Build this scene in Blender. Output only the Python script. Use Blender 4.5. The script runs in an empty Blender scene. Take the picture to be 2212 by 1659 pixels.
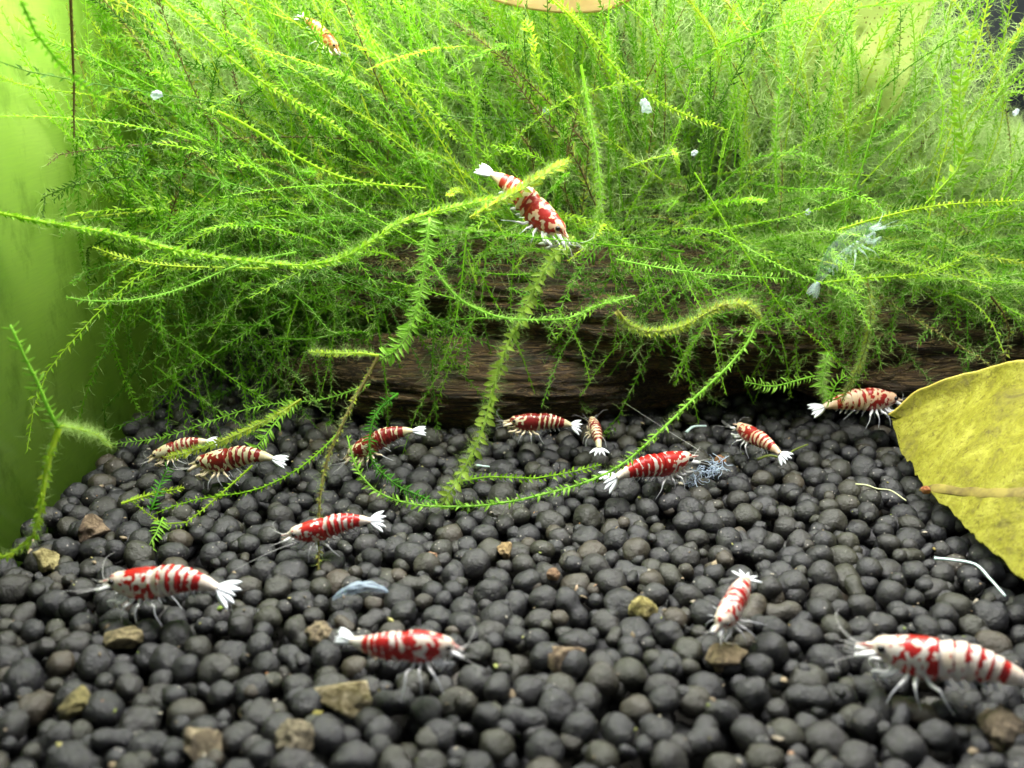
# Shrimp tank close-up. 1 unit = 1 cm.
import bpy, bmesh, math, random
import numpy as np
from mathutils import Vector, Matrix, noise
random.seed(7)
RNG = np.random.default_rng(7)
SC = bpy.context.scene
SC.unit_settings.system = 'METRIC'
SC.unit_settings.scale_length = 0.01
COL = SC.collection

# ------------------------------------------------------------------ camera
PITCH = math.radians(21.0)
CAM_H = 8.0
FPX, CX, CY = 1901.0, 1106.0, 829.5          # lens in units of a 2212 x 1659 frame
cam_d = bpy.data.cameras.new('camera')
cam = bpy.data.objects.new('camera', cam_d)
COL.objects.link(cam)
SC.camera = cam
cam.location = (0, 0, CAM_H)
cam.rotation_euler = (math.pi / 2 - PITCH, 0, 0)
cam_d.sensor_width = 36.0
cam_d.lens = FPX / 2212.0 * 36.0
cam_d.clip_start = 0.1
cam_d.clip_end = 200.0
cam_d.dof.use_dof = True
cam_d.dof.focus_distance = 17.0
cam_d.dof.aperture_fstop = cam_d.lens * 1e-3 / (2 * 0.082)

# ------------------------------------------------------------------ world and lamps
world = bpy.data.worlds.new('World')
SC.world = world
world.use_nodes = True
bg = world.node_tree.nodes['Background']
bg.inputs[0].default_value = (0.86, 0.93, 1.0, 1)
bg.inputs[1].default_value = 0.17


def area_lamp(name, loc, size, power, target, color=(1, 0.98, 0.95)):
    d = bpy.data.lights.new(name, 'AREA')
    d.shape = 'RECTANGLE'
    d.size, d.size_y = size
    d.energy = power
    d.color = color
    o = bpy.data.objects.new(name, d)
    COL.objects.link(o)
    o.location = loc
    o.rotation_euler = (Vector(target) - Vector(loc)).to_track_quat('-Z', 'Y').to_euler()
    return o


area_lamp('added_side_lamp', (-18.0, 17.0, 17.0), (12, 10), 5500, (-9.0, 17.0, 7.0))  # unseen lamp, added outside the tank to brighten the left glass
area_lamp('tank_lamp', (0.0, 16.2, 14.8), (25, 7), 10400, (0.0, 15.0, 0))

SC.view_settings.view_transform = 'Standard'
SC.view_settings.look = 'None'
SC.view_settings.exposure = 0.38
SC.view_settings.gamma = 1.0
SC.render.engine = 'CYCLES'
SC.cycles.use_denoising = True
SC.cycles.max_bounces = 6
SC.cycles.diffuse_bounces = 3
SC.cycles.glossy_bounces = 3
SC.cycles.transmission_bounces = 3
SC.cycles.transparent_max_bounces = 12
SC.cycles.use_adaptive_sampling = True
SC.cycles.adaptive_threshold = 0.03
SC.cycles.caustics_reflective = False
SC.cycles.caustics_refractive = False

# ------------------------------------------------------------------ helpers
CP, SP = math.cos(PITCH), math.sin(PITCH)


def ray(x, y):
    u, v = (x - CX) / FPX, (y - CY) / FPX
    return np.array([u, CP - v * SP, -SP - v * CP])


def at(x, y, Y):
    """the point on the sight line (x, y) that lies Y cm in front of the camera"""
    d = ray(x, y)
    return np.array([0, 0, CAM_H]) + d * (Y / d[1])


def on(x, y, z=0.0):
    """the point on the sight line (x, y) at height z"""
    d = ray(x, y)
    return np.array([0, 0, CAM_H]) + d * ((z - CAM_H) / d[2])


def mesh_np(name, verts, tris=None, quads=None, smooth=False, attrs=None, mats=None):
    me = bpy.data.meshes.new(name)
    verts = np.asarray(verts, dtype=np.float32).reshape(-1, 3)
    loops, starts, n = [], [], 0
    if tris is not None and len(tris):
        t = np.asarray(tris, dtype=np.int32).reshape(-1, 3)
        loops.append(t.ravel())
        starts.append(np.arange(len(t), dtype=np.int32) * 3)
        n += len(t) * 3
    if quads is not None and len(quads):
        q = np.asarray(quads, dtype=np.int32).reshape(-1, 4)
        loops.append(q.ravel())
        starts.append(n + np.arange(len(q), dtype=np.int32) * 4)
        n += len(q) * 4
    loops = np.concatenate(loops)
    starts = np.concatenate(starts)
    me.vertices.add(len(verts))
    me.vertices.foreach_set('co', verts.ravel())
    me.loops.add(len(loops))
    me.loops.foreach_set('vertex_index', loops)
    me.polygons.add(len(starts))
    me.polygons.foreach_set('loop_start', starts)
    me.update(calc_edges=True)
    if smooth:
        me.polygons.foreach_set('use_smooth', np.ones(len(starts), dtype=bool))
    for k, a in (attrs or {}).items():
        at_ = me.attributes.new(k, 'FLOAT', 'POINT')
        at_.data.foreach_set('value', np.asarray(a, dtype=np.float32))
    for m in (mats or []):
        me.materials.append(m)
    me.validate()
    return me


def obj(name, me, parent=None, matrix=None):
    o = bpy.data.objects.new(name, me)
    COL.objects.link(o)
    if parent is not None:
        o.parent = parent
    if matrix is not None:
        o.matrix_local = matrix
    return o


def thing(name, label, cat, loc=(0, 0, 0), group=None, matrix=None):
    o = bpy.data.objects.new(name, None)
    o.empty_display_size = 0.3
    COL.objects.link(o)
    if matrix is not None:
        o.matrix_world = matrix
    else:
        o.location = loc
    return tag(o, label, cat, group)


def tag(o, label=None, cat=None, group=None, kind=None):
    if label:
        o['label'] = label
    if cat:
        o['category'] = cat
    if group:
        o['group'] = group
    if kind:
        o['kind'] = kind
    return o


def catmull(pts, n):
    p = np.asarray(pts, dtype=float)
    p = np.vstack([2 * p[0] - p[1], p, 2 * p[-1] - p[-2]])
    segs = len(p) - 3
    out = []
    m = max(4, int(math.ceil(n * 3 / segs)))
    for i in range(segs):
        a, b, c, d = p[i:i + 4]
        t = np.linspace(0, 1, m, endpoint=False)[:, None]
        out.append(0.5 * (2 * b + (c - a) * t + (2 * a - 5 * b + 4 * c - d) * t ** 2 + (3 * b - a - 3 * c + d) * t ** 3))
    out = np.vstack(out + [p[-2][None]])
    l = np.concatenate([[0], np.cumsum(np.linalg.norm(np.diff(out, axis=0), axis=1))])
    s = np.linspace(0, l[-1], n)
    return np.stack([np.interp(s, l, out[:, k]) for k in range(3)], 1), l[-1]


def norm(a):
    return a / np.maximum(np.linalg.norm(a, axis=-1, keepdims=True), 1e-9)


def tube(path, radii, sides=5, cap=True):
    path = np.asarray(path, float)
    n = len(path)
    radii = np.broadcast_to(np.asarray(radii, float), (n,))
    T = norm(np.gradient(path, axis=0))
    ref = np.array([0.31, 0.77, 0.56]) if abs(T[:, 2]).mean() > 0.6 else np.array([0.1, 0.2, 0.97])
    A = norm(np.cross(T, ref))
    B = np.cross(T, A)
    th = np.arange(sides) / sides * 2 * np.pi
    v = path[:, None] + radii[:, None, None] * (A[:, None] * np.cos(th)[None, :, None] + B[:, None] * np.sin(th)[None, :, None])
    i = np.arange(n - 1)[:, None] * sides
    j = np.arange(sides)[None]
    k = (j + 1) % sides
    q = np.stack([i + j, i + k, i + sides + k, i + sides + j], -1).reshape(-1, 4)
    v = v.reshape(-1, 3)
    tr = []
    if cap:
        v = np.vstack([v, path[0], path[-1]])
        a, b = n * sides, n * sides + 1
        for jj in range(sides):
            kk = (jj + 1) % sides
            tr.append((a, kk, jj))
            tr.append((b, (n - 1) * sides + jj, (n - 1) * sides + kk))
    return v, np.array(tr, dtype=np.int32).reshape(-1, 3), q


class Bag:
    def __init__(self):
        self.v, self.t, self.q, self.a, self.n = [], [], [], {}, 0

    def add(self, v, t=None, q=None, **attrs):
        v = np.asarray(v, float).reshape(-1, 3)
        self.v.append(v)
        if t is not None and len(t):
            self.t.append(np.asarray(t) + self.n)
        if q is not None and len(q):
            self.q.append(np.asarray(q) + self.n)
        for k, x in attrs.items():
            self.a.setdefault(k, []).append(np.broadcast_to(np.asarray(x, float), (len(v),)))
        self.n += len(v)

    def mesh(self, name, mats, smooth=False, origin=None):
        v = np.vstack(self.v)
        if origin is not None:
            v = v - np.asarray(origin)[None]
        return mesh_np(name, v, np.vstack(self.t) if self.t else None, np.vstack(self.q) if self.q else None,
                       smooth, {k: np.concatenate(x) for k, x in self.a.items()}, mats)


# ------------------------------------------------------------------ materials
def new_mat(name):
    m = bpy.data.materials.new(name)
    m.use_nodes = True
    nt = m.node_tree
    return m, nt, nt.nodes['Principled BSDF'], nt.nodes['Material Output']


def N(nt, typ, **kw):
    n = nt.nodes.new(typ)
    for k, v in kw.items():
        if k.startswith('i_'):
            n.inputs[k[2:].replace('_', ' ')].default_value = v
        else:
            setattr(n, k, v)
    return n


def ramp(nt, fac, stops, interp='LINEAR'):
    r = nt.nodes.new('ShaderNodeValToRGB')
    r.color_ramp.interpolation = interp
    el = r.color_ramp.elements
    while len(el) < len(stops):
        el.new(0.5)
    for e, (p, c) in zip(el, stops):
        e.position = p
        e.color = (*c, 1)
    nt.links.new(fac, r.inputs[0])
    return r.outputs[0]


def mixc(nt, fac, a, b, mode='MIX'):
    m = nt.nodes.new('ShaderNodeMix')
    m.data_type = 'RGBA'
    m.blend_type = mode
    for sock, v in ((m.inputs[0], fac), (m.inputs[6], a), (m.inputs[7], b)):
        if isinstance(v, (int, float)):
            sock.default_value = v
        elif isinstance(v, tuple):
            sock.default_value = (*v, 1)
        else:
            nt.links.new(v, sock)
    return m.outputs[2]


def math_(nt, op, a, b=0.0, clamp=False):
    m = nt.nodes.new('ShaderNodeMath')
    m.operation = op
    m.use_clamp = clamp
    for sock, v in ((m.inputs[0], a), (m.inputs[1], b)):
        if isinstance(v, (int, float)):
            sock.default_value = v
        else:
            nt.links.new(v, sock)
    return m.outputs[0]


def noise_tex(nt, scale, detail=4.0, rough=0.55, vec=None, dist=0.0):
    n = N(nt, 'ShaderNodeTexNoise')
    n.inputs['Scale'].default_value = scale
    n.inputs['Detail'].default_value = detail
    n.inputs['Roughness'].default_value = rough
    n.inputs['Distortion'].default_value = dist
    if vec is not None:
        nt.links.new(vec, n.inputs['Vector'])
    return n.outputs[0]


def obj_coords(nt, scale=(1, 1, 1)):
    t = N(nt, 'ShaderNodeTexCoord')
    m = N(nt, 'ShaderNodeMapping')
    m.inputs['Scale'].default_value = scale
    nt.links.new(t.outputs['Object'], m.inputs['Vector'])
    return m.outputs[0]


def bump(nt, height, strength, dist, bsdf):
    b = N(nt, 'ShaderNodeBump')
    b.inputs['Strength'].default_value = strength
    b.inputs['Distance'].default_value = dist
    nt.links.new(height, b.inputs['Height'])
    nt.links.new(b.outputs[0], bsdf.inputs['Normal'])


def leafy(name, color_fn, trans=0.5, rough=0.45, spec=0.3):
    """diffuse + translucent + a little gloss for thin leaves"""
    m, nt, b, out = new_mat(name)
    c = color_fn(nt)
    nt.links.new(c, b.inputs['Base Color'])
    b.inputs['Roughness'].default_value = rough
    b.inputs['Specular IOR Level'].default_value = spec
    t = N(nt, 'ShaderNodeBsdfTranslucent')
    nt.links.new(c, t.inputs['Color'])
    mx = N(nt, 'ShaderNodeMixShader')
    mx.inputs[0].default_value = trans
    nt.links.new(b.outputs[0], mx.inputs[1])
    nt.links.new(t.outputs[0], mx.inputs[2])
    nt.links.new(mx.outputs[0], out.inputs['Surface'])
    return m


def moss_color(nt):
    a = N(nt, 'ShaderNodeAttribute', attribute_name='tint')
    return ramp(nt, a.outputs['Fac'], [(0.0, (0.05, 0.13, 0.015)), (0.3, (0.15, 0.40, 0.015)), (0.55, (0.36, 0.70, 0.035)),
                                        (0.82, (0.62, 0.76, 0.06)), (0.92, (0.48, 0.48, 0.12)), (1.0, (0.17, 0.125, 0.05))])


M_MOSS = leafy('moss', moss_color, 0.58)


def moss_single(name, col):
    return leafy(name, lambda nt: mixc(nt, noise_tex(nt, 6.0, 2, vec=obj_coords(nt)), tuple(0.75 * c for c in col), tuple(min(1, 1.2 * c) for c in col)), 0.5)


def hair_mat(name, c):
    m, nt, b, out = new_mat(name)
    b.inputs['Base Color'].default_value = (*c, 1)
    b.inputs['Roughness'].default_value = 0.5
    t = N(nt, 'ShaderNodeBsdfTranslucent')
    t.inputs['Color'].default_value = (*c, 1)
    mx = N(nt, 'ShaderNodeMixShader')
    mx.inputs[0].default_value = 0.5
    nt.links.new(b.outputs[0], mx.inputs[1])
    nt.links.new(t.outputs[0], mx.inputs[2])
    nt.links.new(mx.outputs[0], out.inputs['Surface'])
    return m


M_HAIR = hair_mat('algae_hair', (0.52, 0.74, 0.22))
M_CLOUD = hair_mat('thread_algae', (0.64, 0.82, 0.34))


def pellet_mat():
    m, nt, b, out = new_mat('soil_pellet')
    g = N(nt, 'ShaderNodeNewGeometry')
    oi = N(nt, 'ShaderNodeObjectInfo')
    r = math_(nt, 'FRACT', math_(nt, 'ADD', g.outputs['Random Per Island'], oi.outputs['Random']))
    base = ramp(nt, r, [(0.0, (0.008, 0.008, 0.010)), (0.5, (0.014, 0.014, 0.017)), (0.75, (0.023, 0.021, 0.020)), (0.86, (0.026, 0.026, 0.014)),
                        (0.95, (0.036, 0.031, 0.021)), (1.0, (0.06, 0.046, 0.028))])
    n1 = noise_tex(nt, 2.2, 4, 0.6, obj_coords(nt))
    c = mixc(nt, math_(nt, 'MULTIPLY', math_(nt, 'SUBTRACT', n1, 0.48), 3.0, True), base, (0.022, 0.024, 0.012))
    vor = N(nt, 'ShaderNodeTexVoronoi')
    vor.inputs['Scale'].default_value = 11.0
    nt.links.new(obj_coords(nt), vor.inputs['Vector'])
    wn = N(nt, 'ShaderNodeTexWhiteNoise')
    nt.links.new(vor.outputs['Position'], wn.inputs['Vector'])
    dot = math_(nt, 'MULTIPLY', math_(nt, 'LESS_THAN', vor.outputs['Distance'], 0.16), math_(nt, 'GREATER_THAN', wn.outputs['Value'], 0.72))
    c = mixc(nt, dot, c, (0.34, 0.31, 0.27))
    nt.links.new(c, b.inputs['Base Color'])
    b.inputs['Roughness'].default_value = 0.46
    b.inputs['Specular IOR Level'].default_value = 0.8
    tc = N(nt, 'ShaderNodeNewGeometry')
    n2 = noise_tex(nt, 26.0, 6, 0.7, tc.outputs['Position'])
    n3 = noise_tex(nt, 7.0, 3, 0.6, tc.outputs['Position'])
    bump(nt, math_(nt, 'ADD', n2, math_(nt, 'MULTIPLY', n3, 1.5)), 0.55, 0.05, b)
    return m


M_PELLET = pellet_mat()


def stone_mat(name, c1, c2):
    m, nt, b, out = new_mat(name)
    n = noise_tex(nt, 7.0, 7, 0.75, obj_coords(nt), 0.6)
    c = ramp(nt, n, [(0.33, tuple(0.15 * x for x in c1)), (0.45, tuple(0.8 * x for x in c1)), (0.62, tuple(1.1 * x for x in c2))])
    nt.links.new(c, b.inputs['Base Color'])
    b.inputs['Roughness'].default_value = 0.75
    bump(nt, noise_tex(nt, 14.0, 6, 0.75, obj_coords(nt)), 1.0, 0.10, b)
    return m


def wood_mat():
    m, nt, b, out = new_mat('driftwood')
    co = obj_coords(nt, (0.22, 1.6, 2.4))
    n = noise_tex(nt, 2.0, 7, 0.65, co, 0.8)
    c = ramp(nt, n, [(0.30, (0.012, 0.008, 0.005)), (0.46, (0.046, 0.026, 0.010)), (0.60, (0.105, 0.060, 0.023)), (0.75, (0.20, 0.12, 0.05))])
    ln = noise_tex(nt, 2.6, 3, 0.5, obj_coords(nt, (0.16, 2.2, 3.4)), 1.4)
    line = math_(nt, 'SUBTRACT', 1.0, math_(nt, 'MULTIPLY', math_(nt, 'ABSOLUTE', math_(nt, 'SUBTRACT', ln, 0.5)), 22.0), True)
    c = mixc(nt, math_(nt, 'MULTIPLY', line, 0.85), c, (0.50, 0.32, 0.13))
    n2 = noise_tex(nt, 0.5, 3, 0.5, obj_coords(nt))
    c = mixc(nt, math_(nt, 'MULTIPLY', math_(nt, 'SUBTRACT', n2, 0.5), 3.5, True), c, (0.03, 0.022, 0.016))
    n3 = noise_tex(nt, 1.1, 4, 0.6, obj_coords(nt))
    c = mixc(nt, math_(nt, 'MULTIPLY', math_(nt, 'SUBTRACT', n3, 0.55), 4.0, True), c, (0.05, 0.085, 0.02))
    nt.links.new(c, b.inputs['Base Color'])
    b.inputs['Roughness'].default_value = 0.6
    bump(nt, math_(nt, 'ADD', n, math_(nt, 'MULTIPLY', line, 0.35)), 1.0, 0.28, b)
    return m


M_WOOD = wood_mat()


def algae_glass_mat():
    m, nt, b, out = new_mat('algae_filmed_glass')
    n = noise_tex(nt, 0.35, 3, 0.5, obj_coords(nt, (1, 0.7, 0.5)))
    c = ramp(nt, n, [(0.3, (0.20, 0.36, 0.045)), (0.52, (0.36, 0.56, 0.08)), (0.75, (0.50, 0.68, 0.15))])
    st = noise_tex(nt, 9.0, 4, 0.6, obj_coords(nt, (1, 0.25, 3)))
    c = mixc(nt, math_(nt, 'MULTIPLY', st, 0.5), c, (0.20, 0.32, 0.10))
    sm = noise_tex(nt, 1.6, 5, 0.7, obj_coords(nt, (1, 0.8, 0.45)))
    c = mixc(nt, math_(nt, 'MULTIPLY', math_(nt, 'SUBTRACT', sm, 0.52), 2.6, True), c, (0.10, 0.18, 0.03))
    nt.links.new(c, b.inputs['Base Color'])
    b.inputs['Roughness'].default_value = 0.10
    b.inputs['Specular IOR Level'].default_value = 0.6
    bump(nt, st, 0.12, 0.02, b)
    t = N(nt, 'ShaderNodeBsdfTranslucent')
    nt.links.new(c, t.inputs['Color'])
    mx = N(nt, 'ShaderNodeMixShader')
    mx.inputs[0].default_value = 0.45
    nt.links.new(b.outputs[0], mx.inputs[1])
    nt.links.new(t.outputs[0], mx.inputs[2])
    nt.links.new(mx.outputs[0], out.inputs['Surface'])
    return m


def back_glass_mat():
    m, nt, b, out = new_mat('back_glass')
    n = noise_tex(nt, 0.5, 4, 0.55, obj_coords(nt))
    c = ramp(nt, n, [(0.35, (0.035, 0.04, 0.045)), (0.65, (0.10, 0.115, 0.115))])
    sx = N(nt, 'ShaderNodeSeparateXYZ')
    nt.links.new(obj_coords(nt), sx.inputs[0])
    painted_reflection = math_(nt, 'MULTIPLY', math_(nt, 'SUBTRACT', math_(nt, 'MULTIPLY', n, 3.0), math_(nt, 'ADD', sx.outputs[0], 4.0)), 0.5, True)  # olive green glass reflection, painted into the colour towards the left
    c = mixc(nt, painted_reflection, c, (0.26, 0.38, 0.10))
    nt.links.new(c, b.inputs['Base Color'])
    b.inputs['Roughness'].default_value = 0.25
    return m


# ------------------------------------------------------------------ setting: substrate, glass walls
def box_mesh(name, lo, hi, mat):
    x0, y0, z0 = lo
    x1, y1, z1 = hi
    v = [(x0, y0, z0), (x1, y0, z0), (x1, y1, z0), (x0, y1, z0), (x0, y0, z1), (x1, y0, z1), (x1, y1, z1), (x0, y1, z1)]
    q = [(0, 3, 2, 1), (4, 5, 6, 7), (0, 1, 5, 4), (1, 2, 6, 5), (2, 3, 7, 6), (3, 0, 4, 7)]
    return mesh_np(name, v, quads=q, mats=[mat])


m_soil, nt_, b_, _ = new_mat('soil_base')
b_.inputs['Base Color'].default_value = (0.02, 0.018, 0.014, 1)
b_.inputs['Roughness'].default_value = 0.9
LWX = -8.75
substrate = tag(obj('substrate', box_mesh('substrate', (LWX, 4.5, -2.0), (17, 27, -0.62), m_soil)), kind='structure')
glass_left = tag(obj('glass_wall', box_mesh('glass_wall', (LWX - 0.5, 4.5, -2.0), (LWX, 27, 15), algae_glass_mat())),
                 'green algae filmed side glass of the tank at the left', 'glass wall')
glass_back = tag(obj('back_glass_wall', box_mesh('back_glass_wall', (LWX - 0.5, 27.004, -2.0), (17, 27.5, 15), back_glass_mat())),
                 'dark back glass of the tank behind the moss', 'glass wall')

# ------------------------------------------------------------------ soil pellets


def ico(sub):
    bm = bmesh.new()
    bmesh.ops.create_icosphere(bm, subdivisions=sub, radius=1.0)
    v = np.array([x.co[:] for x in bm.verts])
    f = np.array([[x.index for x in p.verts] for p in bm.faces])
    bm.free()
    return v, f


ICO2, ICO3, ICO4 = ico(2), ico(3), ico(4)


def lumpy(v, seed, amp=0.12, fine=0.05, f1=1.1):
    o = Vector((seed * 7.13, seed * 3.7, seed * 1.9))
    k = np.array([1 + amp * noise.noise(Vector(p) * f1 + o) * 1.6 + fine * noise.noise(Vector(p) * 3.6 + o) for p in v])
    return v * k[:, None]


PV2 = [lumpy(ICO2[0], i, fine=0.13 if i in (1, 5, 8) else 0.05) for i in range(12)]
PV3 = [lumpy(ICO3[0], i, fine=0.13 if i in (1, 5, 8) else 0.05) for i in range(12)]
for i in (7,):                                # two-lobed pellets
    for arr in (PV2, PV3):
        v = arr[i]
        waist = 1 - 0.30 * np.exp(-(v[:, 0] / 0.33) ** 2)
        arr[i] = np.stack([v[:, 0] * 1.35, v[:, 1] * waist, v[:, 2] * waist], 1) * 0.85


def scatter(rmean, rsd, sep, tries, zc, zj, seed, y0=6.2, y1=22.5):
    rng = np.random.default_rng(seed)
    cell = 0.8
    grid, out = {}, []
    for _ in range(tries):
        y = rng.uniform(y0, y1)
        hw = 0.585 * (y * 0.93 + 3.0) + 1.2
        x = rng.uniform(max(-hw, LWX + 0.1), min(hw, 14))
        r = float(np.clip(rng.normal(rmean, rsd), rmean * 0.6, rmean * 1.6))
        gx, gy = int(math.floor(x / cell)), int(math.floor(y / cell))
        ok = True
        for i in range(gx - 1, gx + 2):
            for j in range(gy - 1, gy + 2):
                for (X, Y, Rr) in grid.get((i, j), ()):
                    if (X - x) ** 2 + (Y - y) ** 2 < (sep * (r + Rr)) ** 2:
                        ok = False
                        break
                if not ok:
                    break
            if not ok:
                break
        if ok:
            grid.setdefault((gx, gy), []).append((x, y, r))
            out.append((x, y, zc - r + rng.uniform(-zj, zj), r))
    return out


pel = scatter(0.242, 0.028, 0.86, 36000, 0.05, 0.09, 1) + scatter(0.15, 0.025, 0.95, 6000, -0.04, 0.08, 2) + scatter(0.24, 0.03, 0.88, 16000, -0.30, 0.1, 3)


def rot_random(rng, flat=0.5):
    a = rng.uniform(0, 2 * math.pi)
    return (Matrix.Rotation(a, 3, 'Z') @ Matrix.Rotation(rng.normal(0, flat), 3, 'X') @ Matrix.Rotation(rng.normal(0, flat), 3, 'Y'))


def view_xy(p):
    d = np.asarray(p) - np.array([0, 0, CAM_H])
    f = d[1] * CP - d[2] * SP
    up = d[1] * SP + d[2] * CP
    return CX + FPX * d[0] / f, CY - FPX * up / f, f


pmesh = [mesh_np('pellet', PV3[i], ICO3[1], smooth=True, mats=[M_PELLET]) for i in range(12)]
rng = np.random.default_rng(21)
cand = []
for k, p in enumerate(pel):
    x, y, f = view_xy(p[:3])
    vis = -20 < x < 2232 and y < 1675 and p[2] + p[3] > -0.12
    cand.append(p[3] / f if vis else 0)
order = np.argsort(-np.array(cand))
big = set(order[:300].tolist())
bag = Bag()
for k, (x, y, z, r) in enumerate(pel):
    R = rot_random(rng)
    sc = np.array([r * rng.uniform(0.98, 1.14), r * rng.uniform(0.9, 1.05), r * rng.uniform(0.86, 1.0)])
    v = int(rng.integers(12))
    if k in big:
        M = Matrix.Translation((x, y, z)) @ R.to_4x4() @ Matrix.Diagonal((*sc, 1))
        obj('pellet', pmesh[v], substrate, M)
    else:
        bag.add((PV2[v] * sc) @ np.array(R).T + np.array([x, y, z]), ICO2[1])
tag(obj('pellet_mass', bag.mesh('pellet_mass', [M_PELLET], True), substrate), kind='stuff')

# ------------------------------------------------------------------ driftwood


def log_mesh(name, axis, radii, seed, n=320, m=150, squash=1.0):
    path, L = catmull(axis, n)
    s = np.linspace(0, 1, n)
    R = np.interp(s, np.linspace(0, 1, len(radii)), radii)
    T = norm(np.gradient(path, axis=0))
    A = norm(np.cross(T, np.array([0, 0, 1.0])))
    B = np.cross(A, T)
    th = np.arange(m) / m * 2 * np.pi
    ox = Vector((seed * 5.1, seed * 2.3, 0))
    v = np.zeros((n, m, 3))
    for i in range(n):
        x = s[i] * L
        for j in range(m):
            c, sn = math.cos(th[j]), math.sin(th[j])
            big_ = noise.noise(Vector((x * 0.22, c * 1.1, sn * 1.1)) + ox)
            wob = noise.noise(Vector((x * 0.35, c * 2, sn * 2)) + ox * 1.7)
            g = noise.noise(Vector((x * 0.34 + wob * 0.8, (c + wob * 0.3) * 7.0, (sn + wob * 0.25) * 7.0)) + ox * 2)
            g = 0.5 - abs(g) * 2.2
            g2 = noise.noise(Vector((x * 0.8, c * 20, sn * 20)) + ox * 3)
            r = R[i] * (1 + 0.34 * big_ + 0.15 * wob + 0.12 * g + 0.035 * g2)
            v[i, j] = path[i] + A[i] * (c * r) + B[i] * (sn * r * squash)
    ends = [v[0].mean(0), v[-1].mean(0)]
    i = np.arange(n - 1)[:, None] * m
    j = np.arange(m)[None]
    k = (j + 1) % m
    q = np.stack([i + j, i + m + j, i + m + k, i + k], -1).reshape(-1, 4)
    t = [(n * m, jj, (jj + 1) % m) for jj in range(m)] + [(n * m + 1, (n - 1) * m + (jj + 1) % m, (n - 1) * m + jj) for jj in range(m)]
    return mesh_np(name, np.vstack([v.reshape(-1, 3), ends]), np.array(t), q, True, mats=[M_WOOD])


wood = thing('driftwood', 'dark brown grained driftwood log lying behind the shrimp under the moss', 'driftwood', (0, 20, 0))
off = np.array([0, 20, 0])
up_ax = np.array([(-5.4, 21.0, 3.0), (-4.6, 20.6, 3.0), (-2, 20.2, 2.75), (2, 20.0, 2.3), (6, 20.1, 1.85), (10, 20.0, 1.4), (15, 20, 1.2)])
lo_ax = np.array([(-5.6, 19.6, 0.75), (-4.7, 19.3, 0.8), (-2, 18.9, 0.8), (1, 19.0, 0.72), (3.5, 19.8, 0.62), (6, 20.6, 0.5)])
obj('trunk', log_mesh('trunk', up_ax - off, [0.35, 1.1, 1.55, 1.65, 1.6, 1.45, 1.3], 1), wood)
obj('branch', log_mesh('branch', lo_ax - off, [0.3, 0.85, 1.0, 0.9, 0.75, 0.5], 5, 240, 110), wood)

# ------------------------------------------------------------------ moss fronds


def frond(path, L, leaf, wid, step, rng, face, stem_r, tint, alpha=0.95, jit=0.45, two=False):
    """stem tube + folded leaflets in two ranks; returns (bag pieces)"""
    n_l = max(6, int(L / step))
    s = np.linspace(0.02, 1, n_l)
    if two:
        s = np.repeat(s, 2)
        n_l *= 2
    l = np.linspace(0, 1, len(path))
    P = np.stack([np.interp(s, l, path[:, k]) for k in range(3)], 1)
    Tn = norm(np.gradient(path, axis=0))
    T = norm(np.stack([np.interp(s, l, Tn[:, k]) for k in range(3)], 1))
    S = norm(np.cross(T, np.asarray(face)[None]))
    Nn = np.cross(S, T)
    sg = np.where(np.arange(n_l) % 2 == 0, 1.0, -1.0)[:, None]
    ro = rng.normal(0, jit, n_l)[:, None]
    S2 = S * np.cos(ro) + Nn * np.sin(ro)
    N2 = -S * np.sin(ro) + Nn * np.cos(ro)
    al = rng.normal(alpha, 0.18, n_l)[:, None]
    d = T * np.cos(al) + sg * S2 * np.sin(al)
    w = norm(np.cross(d, N2))
    size = np.minimum(1.0, (1 - s) * 7 + 0.45) * rng.uniform(0.75, 1.15, n_l) * np.minimum(1, 0.6 + s * 3)
    ll = (leaf * size)[:, None]
    ww = (wid * size)[:, None]
    base = P
    mr = P + d * ll * 0.45 + w * ww * 0.5 + N2 * ll * 0.10
    ml = P + d * ll * 0.45 - w * ww * 0.5 + N2 * ll * 0.10
    tip = P + d * ll - N2 * ll * 0.12 + T * ll * 0.12
    v = np.stack([base, mr, tip, ml], 1).reshape(-1, 3)
    i = np.arange(n_l)[:, None] * 4
    t = np.concatenate([i + np.array([0, 1, 2]), i + np.array([0, 2, 3])])
    lt = np.repeat(np.clip(tint + rng.normal(0, 0.05, n_l) + 0.10 * (s - 0.5), 0, 1), 4)
    m = max(5, min(26, int(L * 3)))
    idx = np.linspace(0, len(path) - 1, m).astype(int)
    sv, st, sq = tube(path[idx], np.linspace(stem_r, stem_r * 0.45, m), 3, False)
    return (v, t, lt), (sv, sq, np.clip(tint + 0.08, 0, 1)), P


def mass_path(b, d, L, bend, rng, n=24):
    t = np.linspace(0, 1, n)[:, None]
    wob = np.sin(t * rng.uniform(3, 8) + rng.uniform(0, 6)) * rng.normal(0, 0.10, 3)[None] * L * 0.35 * t
    return b + d * L * t + bend * L * t ** 2 + wob


def ztop(x):
    return np.interp(x, [-9, -6, -4, 0, 8, 10, 11.5, 13], [8.5, 9.5, 10.5, 11, 10.8, 9.0, 6.2, 5.6])


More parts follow.
